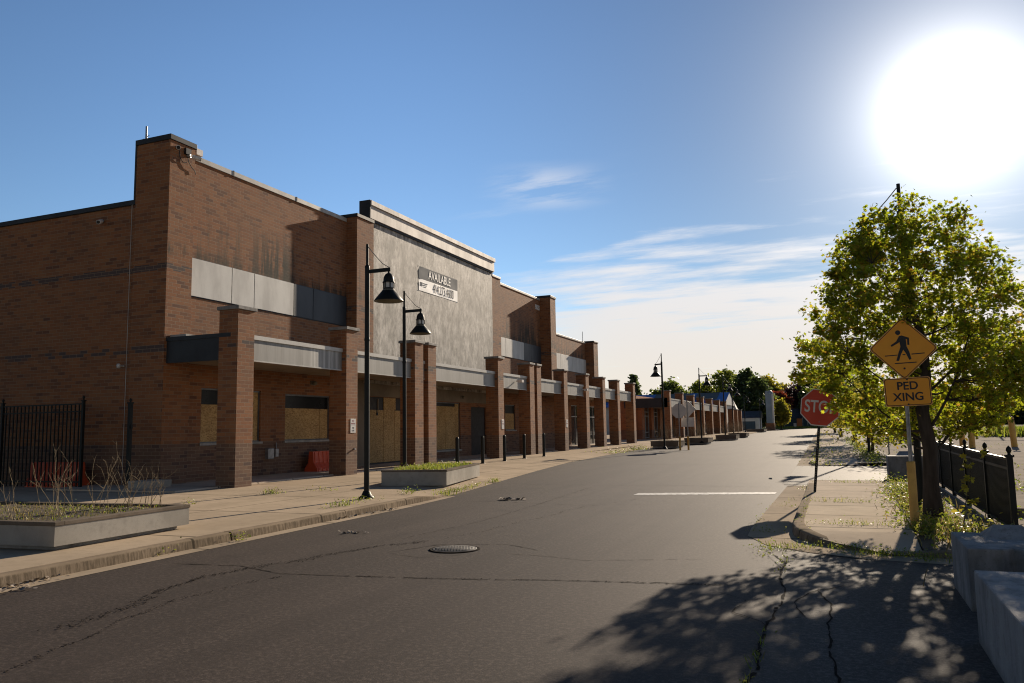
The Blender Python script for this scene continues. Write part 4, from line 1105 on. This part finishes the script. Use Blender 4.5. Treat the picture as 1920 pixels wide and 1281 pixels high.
text_obj('lettering', 'PED', .158, M['ink'], s2, (.02,-.051,1.965), (PI/2,-.03,0), sx=1.0, ext=.001, bold=.003)
text_obj('lettering', 'XING', .158, M['ink'], s2, (.025,-.051,1.81), (PI/2,-.03,0), sx=1.0, ext=.001, bold=.003)
m = MB()
for z in (1.885+.17, 1.885-.175): m.tube([(.02,-.056,z),(.02,-.049,z)], .011, 8)
m.build('bolt', M['ink'], s2, local=True)

def back_sign(name, loc, poly, zc, label, mat, extra=None):
    t = thing(name, loc, label, 'sign', 'road signs seen from behind')
    m = MB(); m.tube([(0,0,-.1),(0,0,.72)], .06, 14); m.build('yellow_sleeve', M['yellow'], t, local=True)
    m = MB(); m.box(-.028, .028, -.03, .0, .7, zc+.5); m.build('post', M['steel'], t, local=True)
    plate('sign_plate', poly, .002, .005, zc, mat, t)
    if extra: plate('lower_plate', extra[0], .004, .005, extra[1], M['ink_red'] if False else M['sign_back'], t)
    return t
back_sign('stop_sign', (-8.95,47.4,zl(47)-.02), octagon(.45), 2.22, 'bare grey back of an octagonal sign on a yellow sleeve by the arcade', M['sign_back'])
back_sign('pedestrian_crossing_sign', (-8.55,47.9,zl(48)-.02), rot2(rounded(.76,.76,.04), PI/4), 2.32, 'bare grey back of a diamond sign with a plate below, beside the octagonal one', M['sign_back'], (rounded(.75,.55,.03), 1.55))
t = thing('sign_post', (1.86,39.8,.25), 'thin bare grey sign post rising above the notched concrete block', 'sign post')
m = MB(); m.box(-.03, .03, -.03, .03, -.1, 2.9); m.build('post', M['steel'], t, local=True); plate('sign_plate', rounded(.3,.45,.02), -.04, .004, 2.6, M['sign_back'], t)

# ------------------------------------------------------------------ manhole, litter
mh = thing('manhole_cover', (-4.79,9.5,.004), 'round cast iron manhole cover in the middle of the road', 'manhole cover')
m = MB(); c = (-4.79,9.5,.004); m.lathe(c, [(.335,0),(.335,.006),(.30,.008),(.30,.002),(0,.002)], 40); m.build('frame', M['crack'], mh)
m = MB(); m.lathe(c, [(.295,.003),(.295,.009),(.275,.011),(0,.011)], 40); lid = m.build('lid', M['manhole'], mh)
m = MB(); m.lathe(c, [(.262,.0112),(.262,.0125),(.0,.0125)], 32)
for i in range(-6, 7):
    for j in range(-6, 7):
        x, y = i*.042+(j % 2)*.021, j*.042
        if x*x+y*y < .25*.25: m.box(c[0]+x-.013, c[0]+x+.013, c[1]+y-.011, c[1]+y+.011, .012, .018)
m.build('studs', M['manhole'], lid)
def litter(name, label, spots, n, seed, size=.05):
    rng = np.random.default_rng(seed); P = []
    for x, y, z, sx, sy in spots:
        q = rng.normal(0, 1, (n,3))*np.array([sx, sy, .004]); P.append(np.array([x, y, gz(y)+z+.012])+np.abs(q*np.array([0,0,1]))+q*np.array([1,1,0]))
    o = leaf_mesh(name, np.concatenate(P), size, M['litter'], None, rng, 'chip', upbias=2.5)
    return tag(o, label, 'litter', kind='stuff')
litter('leaf_litter', 'dry leaf litter and scraps gathered along the left gutter', [(-8.40,12.6,.01,.05,.5),(-8.42,13.6,.01,.05,.4),(-8.12,6.0,.01,.06,.2),(-7.1,10.6,.0,.12,.08),(-7.9,5.7,.01,.1,.2)], 26, 5)
litter('torn_debris', 'torn black and pale debris lying on the road before the planter', [(-6.75,16.35,.0,.13,.06),(-6.95,16.3,.02,.06,.05)], 16, 6, .10)
litter('lot_litter', 'scattered pale scraps on the parking lot', [(8,40,.0,4,8),(14,60,.0,8,12)], 60, 7, .10)

# ------------------------------------------------------------------ weeds and grass
def weeds(name, label, spots, seed, mat='weed', h=.12, kind='oval', blades=True, cat='weeds', hs=1.0, dens=1.0, uni=None):
    """spots: x, y, height above street, spread x, spread y, count"""
    rng = np.random.default_rng(seed); P = []; 
    for x, y, z, sx, sy, n in spots:
        q = np.stack([x+rng.normal(0, sx, n), y+rng.normal(0, sy, n), np.zeros(n)], 1)
        if uni is not None:
            a, b = rng.uniform(-1, 1, n)*sx, rng.uniform(-1, 1, n)*sy
            q[:,0] = x+a*math.cos(uni)-b*math.sin(uni); q[:,1] = y+a*math.sin(uni)+b*math.cos(uni)
        q[:,2] = [gz(v)+z for v in q[:,1]]; P.append(q)
    P = np.concatenate(P); h *= hs
    P = P[rng.permutation(len(P))[:int(len(P)*dens)]]
    if kind == 'blade': o = leaf_mesh(name, P, h, M[mat], None, rng, 'blade')
    else:
        P = P.copy(); P[:,2] += np.abs(rng.normal(0, h*.5, len(P)))
        o = leaf_mesh(name, P, h*.30, M[mat], None, rng, 'oval', upbias=.6)
    return tag(o, label, cat, kind='stuff')
weeds('grass', 'short bright grass filling the second planter', [(-10.78,20.15,.42,.68,1.8,1700),(-10.9,19.4,.42,.5,.7,900),(-10.7,21.0,.42,.5,.6,700),(-10.5,19.0,.42,.3,.4,500)], 1, 'weed', .15, 'blade', cat='grass', uni=.22)
weeds('planter_weeds', 'leafy weeds among the grass of the second planter', [(-10.9,19.6,.44,.6,1.0,420),(-10.7,21.1,.44,.5,.6,260)], 21, 'weed', .16, uni=.22)
weeds('weeds', 'green weeds in the joints of the left pavement and along its kerb', [(-12.55,12.8,.13,.10,.09,60),(-12.58,15.4,.13,.13,.12,110),(-11.9,16.4,.13,.25,.05,70),(-9.1,13.2,.13,.10,.3,110),(-9.25,14.3,.13,.12,.25,80),
      (-9.35,16.3,.12,.10,.18,150),(-8.98,17.9,.03,.1,.5,160),(-9.2,19.4,.03,.06,.6,160),(-9.4,21.2,.03,.10,.15,110),(-8.22,9.35,.02,.06,.10,60),(-8.22,8.0,.02,.04,.12,16),(-13.2,7.6,.13,.2,.3,20)], 2, 'weed', .12, dens=.8)
weeds('grass_tufts', 'grass tufts in the joints of the left pavement and along its kerb', [(-12.58,15.4,.13,.13,.12,60),(-9.1,13.2,.13,.08,.3,60),(-8.98,17.9,.02,.06,.7,120),(-9.4,21.2,.02,.08,.15,60),(-8.75,17.0,.01,.12,.2,80)], 3, 'weed', .13, 'blade', cat='grass', dens=.5)
weeds('planter_weeds', 'low dry grass and green weeds on the soil of the nearest planter', [(-11.28,8.2,.42,1.8,1.0,1500)], 4, 'dryweed', .12, 'blade', hs=.8, dens=.7, uni=.07)
weeds('planter_greenery', 'small green weeds on the soil of the nearest planter', [(-10.4,8.72,.43,.85,.40,700),(-10.2,7.75,.43,.7,.35,220),(-12.1,8.2,.43,.9,.8,200)], 5, 'weed', .09, uni=.07)
J = []
for y in (15.85,): J += [(-.1,15.85,.13,.35,.03,110),(.35,15.8,.13,.2,.04,60),(-.6,16.1,.13,.08,.1,30)]
J += [(.2,20.6,.13,.35,.05,110),(-.3,20.8,.13,.2,.05,50),(.25,12.4,.13,.3,.03,130),(-.3,12.5,.13,.3,.03,60),(-.66,14.2,.13,.03,.8,90),(-.55,11.9,.1,.08,.3,60)]
J += [(.35,10.35,.03,.28,.08,360),(.75,10.15,.03,.10,.10,160),(-.1,10.75,.03,.3,.10,160),(-.75,10.75,.01,.18,.18,160),(-.95,10.3,.01,.10,.25,90),(-.7,9.5,.01,.05,.3,60),(1.25,10.2,.02,.25,.06,90)]
J += [(-1.15,12.25,.01,.15,.06,90),(-1.08,16.0,.01,.18,.05,60),(-.62,5.0,.01,.025,.7,90),(-1.36,13.5,.01,.04,.6,50),(-.88,18.6,.13,.06,.35,50)]
weeds('weeds', 'bright green weeds in the cracks of the right corner pavement and kerb', J, 6, 'weed', .11, hs=.75, dens=.8)
weeds('grass_tufts', 'grass tufts along the cracks of the right corner pavement', [(.35,10.35,.02,.25,.07,200),(-.1,10.75,.02,.3,.08,120),(-.8,10.7,.01,.15,.15,120),(.2,12.4,.13,.35,.03,90),(-.1,15.85,.13,.4,.03,80),(.2,20.65,.13,.35,.04,60),(-.62,5.2,.01,.02,.5,60),(1.0,10.12,.02,.2,.08,110)], 7, 'weed', .13, 'blade', cat='grass', hs=.6, dens=.5)
V = [(1.1,13.2,.10,.22,1.0,1300),(1.1,17.5,.10,.25,2.2,2200),(1.5,11.6,.10,.25,.5,700),(.95,11.9,.10,.10,.35,300)]
weeds('verge_weeds', 'dense green weeds on the verge between the right pavement and the fence', V, 8, 'weed', .17)
weeds('verge_grass', 'grass and dry stems on the verge between the right pavement and the fence', [(1.1,15.0,.10,.22,2.2,900),(1.5,11.5,.10,.22,.5,400)], 9, 'dryweed', .26, 'blade', cat='grass', hs=.7, dens=.5)
F = []
rr = random.Random(3)
for y in (30.6,36.4,41.1,47,55.2,63.7,78.5,100.5): F += [(rx(y)+1.2,y,.03,.5,.06,90),(rx(y)+.6,y+.6,.06,.06,.4,40)]
F += [(rx(y)+2.7,y,.1,.22,2.0,420) for y in (33,37,42,48,56,66)]
weeds('far_weeds', 'green weeds in the gaps of the far right pavement', F, 10, 'weed', .22)
F = [(xk(y)+.02,y,.01,.12,1.0,60) for y in (44,47,50,53,57,60,64,68,73,80,90)]+[(-11.2,46.0,.1,.35,.3,260),(-11.8,42.5,.05,.4,.5,160)]
weeds('far_kerb_weeds', 'weeds along the far left kerb before the arcade', F, 11, 'weed', .22)
F = [(4.5+rr.uniform(-1.5,1.5),y,.0,.9,.18,90) for y in (16,19,22.5,26,30,35,41,48)]+[(13+rr.uniform(-6,6),y,.0,4,.3,120) for y in (40,52,64,78,92,110)]+[(3.2,14.2,.0,.5,.6,420),(3.6,21,.0,.6,.5,240)]
weeds('lot_weeds', 'weeds growing through the joints of the parking lot', F, 12, 'weed', .2)
weeds('lot_grass', 'island of long grass on the far parking lot', [(13.6,78,.05,1.3,1.8,1800)], 13, 'weed', .75, 'blade', cat='grass')
weeds('road_end_grass', 'strip of mown grass across the far end of the road', [(-8,181,.0,7,3,2600)], 14, 'weed', .5, 'blade', cat='grass')

# kerb inside the lot, right of the fence
m = MB(); m.box(2.35, 9, 15.3, 15.45, -.02, .13); tag(m.build('lot_kerb', M['kerb'], bevel=.02), kind='structure')

# ------------------------------------------------------------------ parking lot furniture
def ybollard(loc, h, label, rz=0, tilt=0.0):
    t = thing('yellow_bollard', loc, label, 'bollard', 'yellow posts on the parking lot', rz); t.rotation_euler = (0, tilt, rz)
    m = MB(); m.tube([(0,0,-.1),(0,0,h)], .155, 16); m.lathe((0,0,h), [(.155,0),(.13,.05),(.06,.08),(0,.09)], 16); m.build('post', M['yellow'], t, local=True)
    return t
ybollard((6.2,51.5,gz(51)), 1.42, 'yellow bollard on the parking lot, left of the close pair behind the fence')
ybollard((6.35,49,gz(49)), 1.72, 'yellow bollard on the parking lot, right and taller of the close pair behind the fence')
t = ybollard((8.5,50.2,gz(50)), 1.55, 'thin yellow sleeve with a small white sign on the parking lot at the far right', tilt=-.05)
m = MB(); m.box(-.03, .03, -.03, .03, 1.5, 2.25); m.build('post', M['steel'], t, local=True); plate('sign_plate', rounded(.32,.42,.02), -.04, .005, 2.2, M['sign_w'], t)
def lot_lamp(loc, label):
    t = thing('parking_lot_lamp', loc, label, 'lamp post', 'parking lot lamp posts')
    box_part('base', M['planter'], t, -.42, .42, -.42, .42, -.1, .85, bevel=.03, local=True)
    m = MB(); m.lathe((0,0,.85), [(.26,0),(.26,.05),(.13,.2)], 14); m.tube([(0,0,.9),(0,0,8.0)], [.12,.08], 12); m.build('pole', M['black'], t, local=True)
    m = MB(); m.box(-.9, .9, -.05, .05, 7.9, 8.0); m.box(-1.3, -.8, -.2, .2, 7.82, 8.02); m.box(.8, 1.3, -.2, .2, 7.82, 8.02); m.build('lamp_head', M['black'], t, local=True)
    return t
q = lot_lamp((13.3,86,gz(86)), 'black parking lot lamp post on a pale concrete base under the right of the maple')
dup(q, (13.5,128,gz(128)), 0, 'farther parking lot lamp post on a concrete base just right of the maple trunk')

# ------------------------------------------------------------------ far structures
t = thing('pylon_sign', (-11.7,147,gz(147)), 'tall pale blue pylon sign tower at the end of the street', 'pylon sign')
box_part('tower', M['pylon'], t, -12.35, -11.35, 146.6, 147.4, 1.9, 7.6, bevel=.03)
box_part('edge_panel', M['white_gable'], t, -11.34, -11.05, 146.7, 147.3, .5, 7.0)
m = MB(); m.lathe((-11.6,147,7.0), [(.55,0),(.5,.35),(.3,.6),(0,.7)], 14); m.build('rounded_cap', M['pylon'], t)
box_part('plinth', M['brick2'], t, -12.5, -11.0, 146.4, 147.6, .4, 1.9)
t = thing('house', (-9.5,188,gz(188)), 'low dark teal house with an orange panel at the road end', 'house')
box_part('wall', M['teal'], t, -15.6, -4.0, 188, 196, .6, 3.1)
m = MB(); m.prism([(-.4,3.1),(8.4,3.1),(4,5.2)], (-16,188,0), (0,1,0), (0,0,1), (1,0,0), 12.4); m.build('roof', M['fascia_shade_dark_roof'], t)
box_part('orange_panel', M['orange'], t, -9.4, -8.3, 187.9, 188.02, 1.2, 2.9); box_part('orange_panel', M['orange'], t, -5.2, -4.4, 187.9, 188.02, 1.6, 3.0)
box_part('door', M['white_gable'], t, -10.1, -9.5, 187.93, 188.03, .7, 1.9)
for x, hgt in ((-11.6,2.4),(-7.9,2.3),(-6.9,2.2),(-5.6,2.0)):
    m = MB(); m.tube([(x,182,gz(182)-.1),(x,182,gz(182)+hgt)], .05, 6); tag(m.build('utility_post', M['steel']), 'thin pale post on the grass in front of the teal house', 'post', 'thin posts before the teal house')
t = thing('garage', (-17.5,150,gz(150)), 'small grey and white garage under the dark trees left of the pylon sign', 'garage')
box_part('wall', M['white_gable'], t, -19.0, -13.9, 150, 155, .4, 2.9); box_part('garage_door', M['grey_roof'], t, -18.6, -14.6, 149.92, 150.0, .6, 2.3)
m = MB(); m.prism([(-.3,2.9),(5.3,2.9),(2.5,4.2)], (-19.3,150,0), (0,1,0), (0,0,1), (1,0,0), 5.7); m.build('roof', M['fascia_shade_dark_roof'], t)

# ------------------------------------------------------------------ the maple and the other trees
MP = [(0,.6),(.06,1.2),(.16,1.66),(.3,1.80),(.48,1.66),(.64,1.46),(.78,1.16),(.9,.80),(1,.34)]
make_tree('maple_tree', 'leafy young maple with yellow-green leaves behind the pedestrian sign', (1.16,13.3,.08), 5.04, 1.25, MP, M['maple'], 21, ntips=800, per=42, lsize=.058, clr=.145, trunk_r=.112, nlimb=14, kind='maple', centre=(-.05,.65), lobes=.10, keepout=[(.1,1.6,11,13.25,1.5,3.05),(-1.2,-.14,11.5,17,1.2,2.10),(-.2,.02,11.5,17,1.2,1.75)], trunk_top=.86, sharp=.9, cat='tree')
def sapling(loc, h, n, seed, label, mat='leaf_yellow'):
    t = thing('sapling', loc, label, 'sapling'); r = random.Random(seed); rng = np.random.default_rng(seed); m = MB()
    pts = [Vector(loc)]
    for i in range(7): pts.append(pts[-1]+Vector((r.gauss(.01,.02), r.gauss(0,.02), h/7)))
    m.tube(pts, [.009,.008,.007,.006,.005,.004,.003,.002], 6); P = []
    for i in range(2, 8):
        for k in range(3):
            a = r.uniform(0, 6.28); e = pts[i]+Vector((math.cos(a)*r.uniform(.06,.17), math.sin(a)*.15, r.uniform(-.01,.06))); m.tube([pts[i], e], .0025, 4, cap=False); P.append(e)
    m.build('stem', M['bark'], t)
    P = np.array([p for p in P for _ in range(n)])+rng.normal(0, .03, (len(P)*n, 3))
    leaf_mesh('foliage', P, .075, M[mat], t, rng, 'maple', off=loc); return t
sapling((1.40,12.0,.1), .98, 3, 5, 'small sapling with bright yellow-green leaves between the trunk and the block')
TG = 'trees and bushes behind the stop sign'
make_tree('bush', 'wide yellow-green bush beyond the stop sign, left of the notched block', (1.2,40.5,.2), 3.2, .35, [(0,.7),(.25,1.7),(.6,1.9),(.85,1.1),(1,.4)], M['leaf_yellow'], 31, 150, 26, .14, .34, .06, 9, 'oval', TG, cat='bush')
make_tree('bush', 'green bush under the PED XING plate beside the parking lot', (2.6,37.5,.15), 3.6, .4, [(0,.5),(.25,1.3),(.6,1.5),(.85,.9),(1,.3)], M['leaf_light'], 32, 110, 24, .14, .34, .06, 9, 'oval', TG, cat='bush')
make_tree('street_tree', 'young street tree behind the bushes, beyond the stop sign', (.6,55,.3), 6.2, 2.0, [(0,.8),(.3,2.0),(.6,2.0),(.85,1.2),(1,.4)], M['leaf_light'], 33, 130, 22, .2, .45, .10, 9, 'oval', TG)
make_tree('street_tree', 'farther young street tree directly above the far right pavement', (-.2,76,.4), 6.8, 2.0, [(0,.9),(.3,2.1),(.6,2.2),(.85,1.2),(1,.4)], M['leaf_mid'], 34, 120, 20, .26, .5, .11, 9, 'oval', TG)
make_tree('street_tree', 'farthest street tree at the right road edge, dark green', (-.9,102,.5), 7.0, 1.6, [(0,1),(.3,2.2),(.6,2.2),(.85,1.2),(1,.4)], M['leaf_mid'], 35, 110, 20, .32, .5, .12, 8, 'chip', TG)
CON = [(0,1.0),(.05,1.0),(.5,.58),(.8,.27),(1,.04)]
def sc(p, k): return [(f, r*k) for f, r in p]
BIG = [(0,.55),(.2,.95),(.5,1.0),(.75,.75),(.92,.42),(1,.15)]
def far(name, label, x, y, h, cz, R, mat, seed, prof=BIG, n=150, per=24, ls=.5, cr=.8, tr=.25, cat='tree'):
    make_tree(name, label, (x,y,gz(y)), h, cz, sc(prof, R), M[mat], seed, n, per, ls, cr, tr, 8, 'chip', 'trees in the distance', cat=cat, twigs=False)
far('conifer_tree', 'pointed dark conifer rising behind the arcade gap', -36.3,147.5, 11.3, 2.0, 2.6, 'leaf_dark', 41, CON, 230, 30, .42, .5)
far('broadleaf_tree', 'round dark green tree above the blue roof behind the lamp with turned shade', -29.5,150, 9.9, 3.0, 2.4, 'leaf_mid', 42)
far('broadleaf_tree', 'small low tree behind the blue roof, left of the round dark one', -33,152, 8.0, 3.0, 1.9, 'leaf_mid', 43, n=80)
far('broadleaf_tree', 'broad light green tree behind the blue roof', -22.5,175, 12.9, 3.0, 4.6, 'leaf_light', 44, n=190, cr=.9)
far('broadleaf_tree', 'lower light green tree left of the broad one behind the blue roof', -28.0,176, 10.6, 3.0, 3.4, 'leaf_light', 45, n=120)
far('evergreen_tree', 'tallest dark evergreen right of the white gables', -17.6,166, 13.2, .8, 3.6, 'leaf_dark', 46, [(0,1),(.35,1),(.6,.78),(.8,.42),(.9,.2),(1,.14)], 260, 30, .5, .8, .3)
far('evergreen_tree', 'dark spreading evergreen beside the pylon sign', -14.9,160, 10.2, .8, 2.7, 'leaf_dark', 47, BIG, 170, 28, .45, .7)
far('broadleaf_tree', 'yellow-green tree top spreading over the pylon sign', -16.2,199, 12.0, 4.0, 3.4, 'leaf_yellow', 48, [(0,.3),(.3,.5),(.6,.95),(.85,.9),(1,.4)], 110, 22, .5, .7)
far('broadleaf_tree', 'thin sparse yellow-green tree right of the pylon sign', -13.0,206, 10.8, 4.0, 1.7, 'leaf_yellow', 49, [(0,.3),(.4,.5),(.8,.9),(1,.4)], 34, 16, .5, .6)
far('broadleaf_tree', 'small bright yellow-green tree right of the pylon foot', -10.7,158, 5.6, .8, 1.5, 'leaf_yellow', 50, n=90, ls=.36, cr=.5, tr=.12)
far('broadleaf_tree', 'russet tree between the pylon sign and the maroon tree', -12.4,186, 8.2, 1.5, 1.9, 'leaf_red', 51, n=80, cr=.6)
far('broadleaf_tree', 'large round maroon tree behind the teal house', -9.6,198, 10.2, .8, 3.9, 'leaf_maroon', 52, [(0,.9),(.3,1),(.6,.95),(.85,.7),(1,.3)], 260, 28, .5, .9, .3)
far('conifer_tree', 'dark layered conifer right of the maroon tree, above the stop sign', -6.3,192, 12.6, 1.0, 3.0, 'leaf_dark', 53, [(0,1),(.4,.9),(.7,.6),(.9,.35),(1,.1)], 190, 26, .5, .7)
far('broadleaf_tree', 'dark tree closing the view above the far right pavement', -1.0,200, 9.5, .6, 4.2, 'leaf_dark', 54, n=200, cr=1)
for i, (x, y, h, R) in enumerate([(6,206,8.0,4.6),(13.5,210,8.4,5.2),(21,212,9.0,5.4),(29,214,8.6,5.6),(37.5,214,9.0,5.6),(46,215,8.6,5.4),(54,216,9.4,5.8),(63,217,9.0,5.8),(73,218,9.2,6)]):
    far('dark_tree', 'dark tree in the row behind the parking lot', x, y, h, .1, R, 'leaf_dark', 60+i, [(0,1),(.4,1),(.7,.8),(.9,.5),(1,.2)], 170, 26, .7, 1.2, .3)
for i, (x, y, h, R) in enumerate([(-46,178,8.5,4.2),(-55,182,9,4.6),(-64,184,9,5)]):
    far('dark_tree', 'dark tree in the row behind the arcade', x, y, h, .5, R, 'leaf_mid', 80+i, n=100, per=20, ls=.7, cr=1)

# ------------------------------------------------------------------ sky, sun, camera
SUN = Vector((.131, .934, .333)).normalized()
EL = math.asin(SUN.z); AZ = math.atan2(SUN.x, SUN.y)
W = bpy.data.worlds.new('World'); SC.world = W; W.use_nodes = True
nt = W.node_tree; nn = nt.nodes; ll = nt.links; bg = nn['Background']
class WT(NT):
    def __init__(s): s.t = nt; s.n = nn; s.l = ll
w = WT()
tc = w.node('ShaderNodeTexCoord'); D = w.node('ShaderNodeVectorMath', operation='NORMALIZE'); ll.new(tc.outputs['Generated'], D.inputs[0])
D = D.outputs[0]
sky = w.node('ShaderNodeTexSky', sky_type='NISHITA'); sky.sun_disc = False; sky.sun_elevation = EL; sky.sun_rotation = AZ
sky.altitude = 100; sky.air_density = 1.0; sky.dust_density = .06; sky.ozone_density = 3.0
sp = w.node('ShaderNodeSeparateXYZ'); ll.new(D, sp.inputs[0]); dx, dy, dz = sp.outputs
SKYK = .105
hs = w.node('ShaderNodeHueSaturation'); hs.inputs['Saturation'].default_value = 1.06; ll.new(sky.outputs[0], hs.inputs['Color'])
hs.inputs['Hue'].default_value = .503
# sky dimmed behind the camera and overhead to lower the ambient light
fk = w.m('MULTIPLY', w.ss(dy, -.5, .75, .30, 1.0), w.ss(dz, .40, .95, 1.0, .45))
dt = w.node('ShaderNodeVectorMath', operation='DOT_PRODUCT'); ll.new(D, dt.inputs[0]); dt.inputs[1].default_value = SUN
ang = w.m('ARCCOSINE', w.m('MINIMUM', dt.outputs['Value'], .99999))
fk = w.m('MULTIPLY', fk, w.ss(ang, .05, .75, .46, 1.0))
fv = w.node('ShaderNodeVectorMath', operation='SCALE'); fv.inputs[0].default_value = (SKYK, SKYK, SKYK); ll.new(fk, fv.inputs['Scale'])
s0 = w.mix(1.0, hs.outputs[0], fv.outputs[0], 'MULTIPLY')
# cirrus in a flat layer overhead: direction projected on a plane
up = w.m('ADD', w.m('MAXIMUM', dz, 0.0), .06)
cb = w.node('ShaderNodeCombineXYZ'); w.link(w.m('DIVIDE', dx, up), cb.inputs[0]); w.link(w.m('DIVIDE', dy, up), cb.inputs[1])
c1 = w.noise(.55, 8, .62, vec=cb.outputs[0], stretch=(.9, 1.9, 1)); c2 = w.noise(2.2, 6, .6, vec=cb.outputs[0], stretch=(.9, 2.6, 1))
cl = w.m('ADD', w.m('MULTIPLY', c1, .6), w.m('MULTIPLY', c2, .4))
az = w.node('ShaderNodeMath', operation='ARCTAN2'); w.link(dx, az.inputs[0]); w.link(dy, az.inputs[1]); az = az.outputs[0]
azm = w.ss(az, -.55, -.24); low = w.m('MULTIPLY', w.ss(dz, .275, .07), azm)
haze = w.ss(dz, .16, .01)
wisp = w.m('MULTIPLY', w.m('MULTIPLY', w.ss(w.m('ABSOLUTE', w.m('SUBTRACT', az, -.345)), .10, .0), w.ss(w.m('ABSOLUTE', w.m('SUBTRACT', dz, .297)), .035, .0)), w.ss(c2, .40, .62))
cov = w.m('MULTIPLY', w.ss(w.m('ADD', cl, w.m('MULTIPLY', low, .33)), .52, .74), w.m('MULTIPLY', azm, w.ss(dz, .34, .27)))
cov = w.m('MAXIMUM', cov, w.m('MULTIPLY', wisp, .6))
cov = w.m('MAXIMUM', cov, w.m('MULTIPLY', haze, .55))
warm = w.mix(w.ss(dz, .02, .25), (.63,.56,.49), (.62,.62,.64))
s1 = w.mix(w.m('MULTIPLY', cov, .92), s0, warm)
# aureole of the low sun in thin cloud
g1 = w.m('MULTIPLY', w.m('EXPONENT', w.m('DIVIDE', ang, -.034)), 3.6)
g2 = w.m('MULTIPLY', w.m('EXPONENT', w.m('DIVIDE', ang, -.16)), .16)
g3 = w.m('MULTIPLY', w.m('EXPONENT', w.m('MULTIPLY', w.m('POWER', w.m('DIVIDE', ang, .17), 2.0), -1.0)), .16)
gl = w.m('ADD', w.m('ADD', g1, g2), g3)
gcol = w.mix(1.0, (1.0,.95,.86), (1,1,1), 'MULTIPLY')
cmb = w.node('ShaderNodeVectorMath', operation='SCALE'); ll.new(gcol, cmb.inputs[0]); ll.new(gl, cmb.inputs['Scale'])
s2 = w.mix(1.0, s1, cmb.outputs[0], 'ADD')
ll.new(s2, bg.inputs['Color']); bg.inputs['Strength'].default_value = 1.0

sl = bpy.data.lights.new('sun', 'SUN'); sl.energy = 5.0; sl.angle = math.radians(.53); sl.color = (1.0,.84,.65)
so = bpy.data.objects.new('sun', sl); COL.objects.link(so); so.rotation_euler = (-SUN).to_track_quat('-Z', 'Y').to_euler(); so.location = SUN*300

cam = bpy.data.cameras.new('camera'); co = bpy.data.objects.new('camera', cam); COL.objects.link(co)
from mathutils import Matrix
rt = Vector((.92329, .38373, -.016893)); u_ = Vector((.057925, -.095623, .993731)); rt.normalize(); u_ = (u_-rt*u_.dot(rt)).normalized(); bk = rt.cross(u_)
co.matrix_world = Matrix(((rt.x,u_.x,bk.x,0),(rt.y,u_.y,bk.y,0),(rt.z,u_.z,bk.z,1.55),(0,0,0,1)))
cam.sensor_width = 36; cam.lens = 1484/1920*36; cam.clip_start = .05; cam.clip_end = 8000
SC.camera = co
SC.view_settings.view_transform = 'Standard'; SC.view_settings.look = 'None'; SC.view_settings.exposure = .45; SC.view_settings.gamma = 1
SC.cycles.filter_width = 1.1; SC.cycles.max_bounces = 6; SC.cycles.use_denoising = True
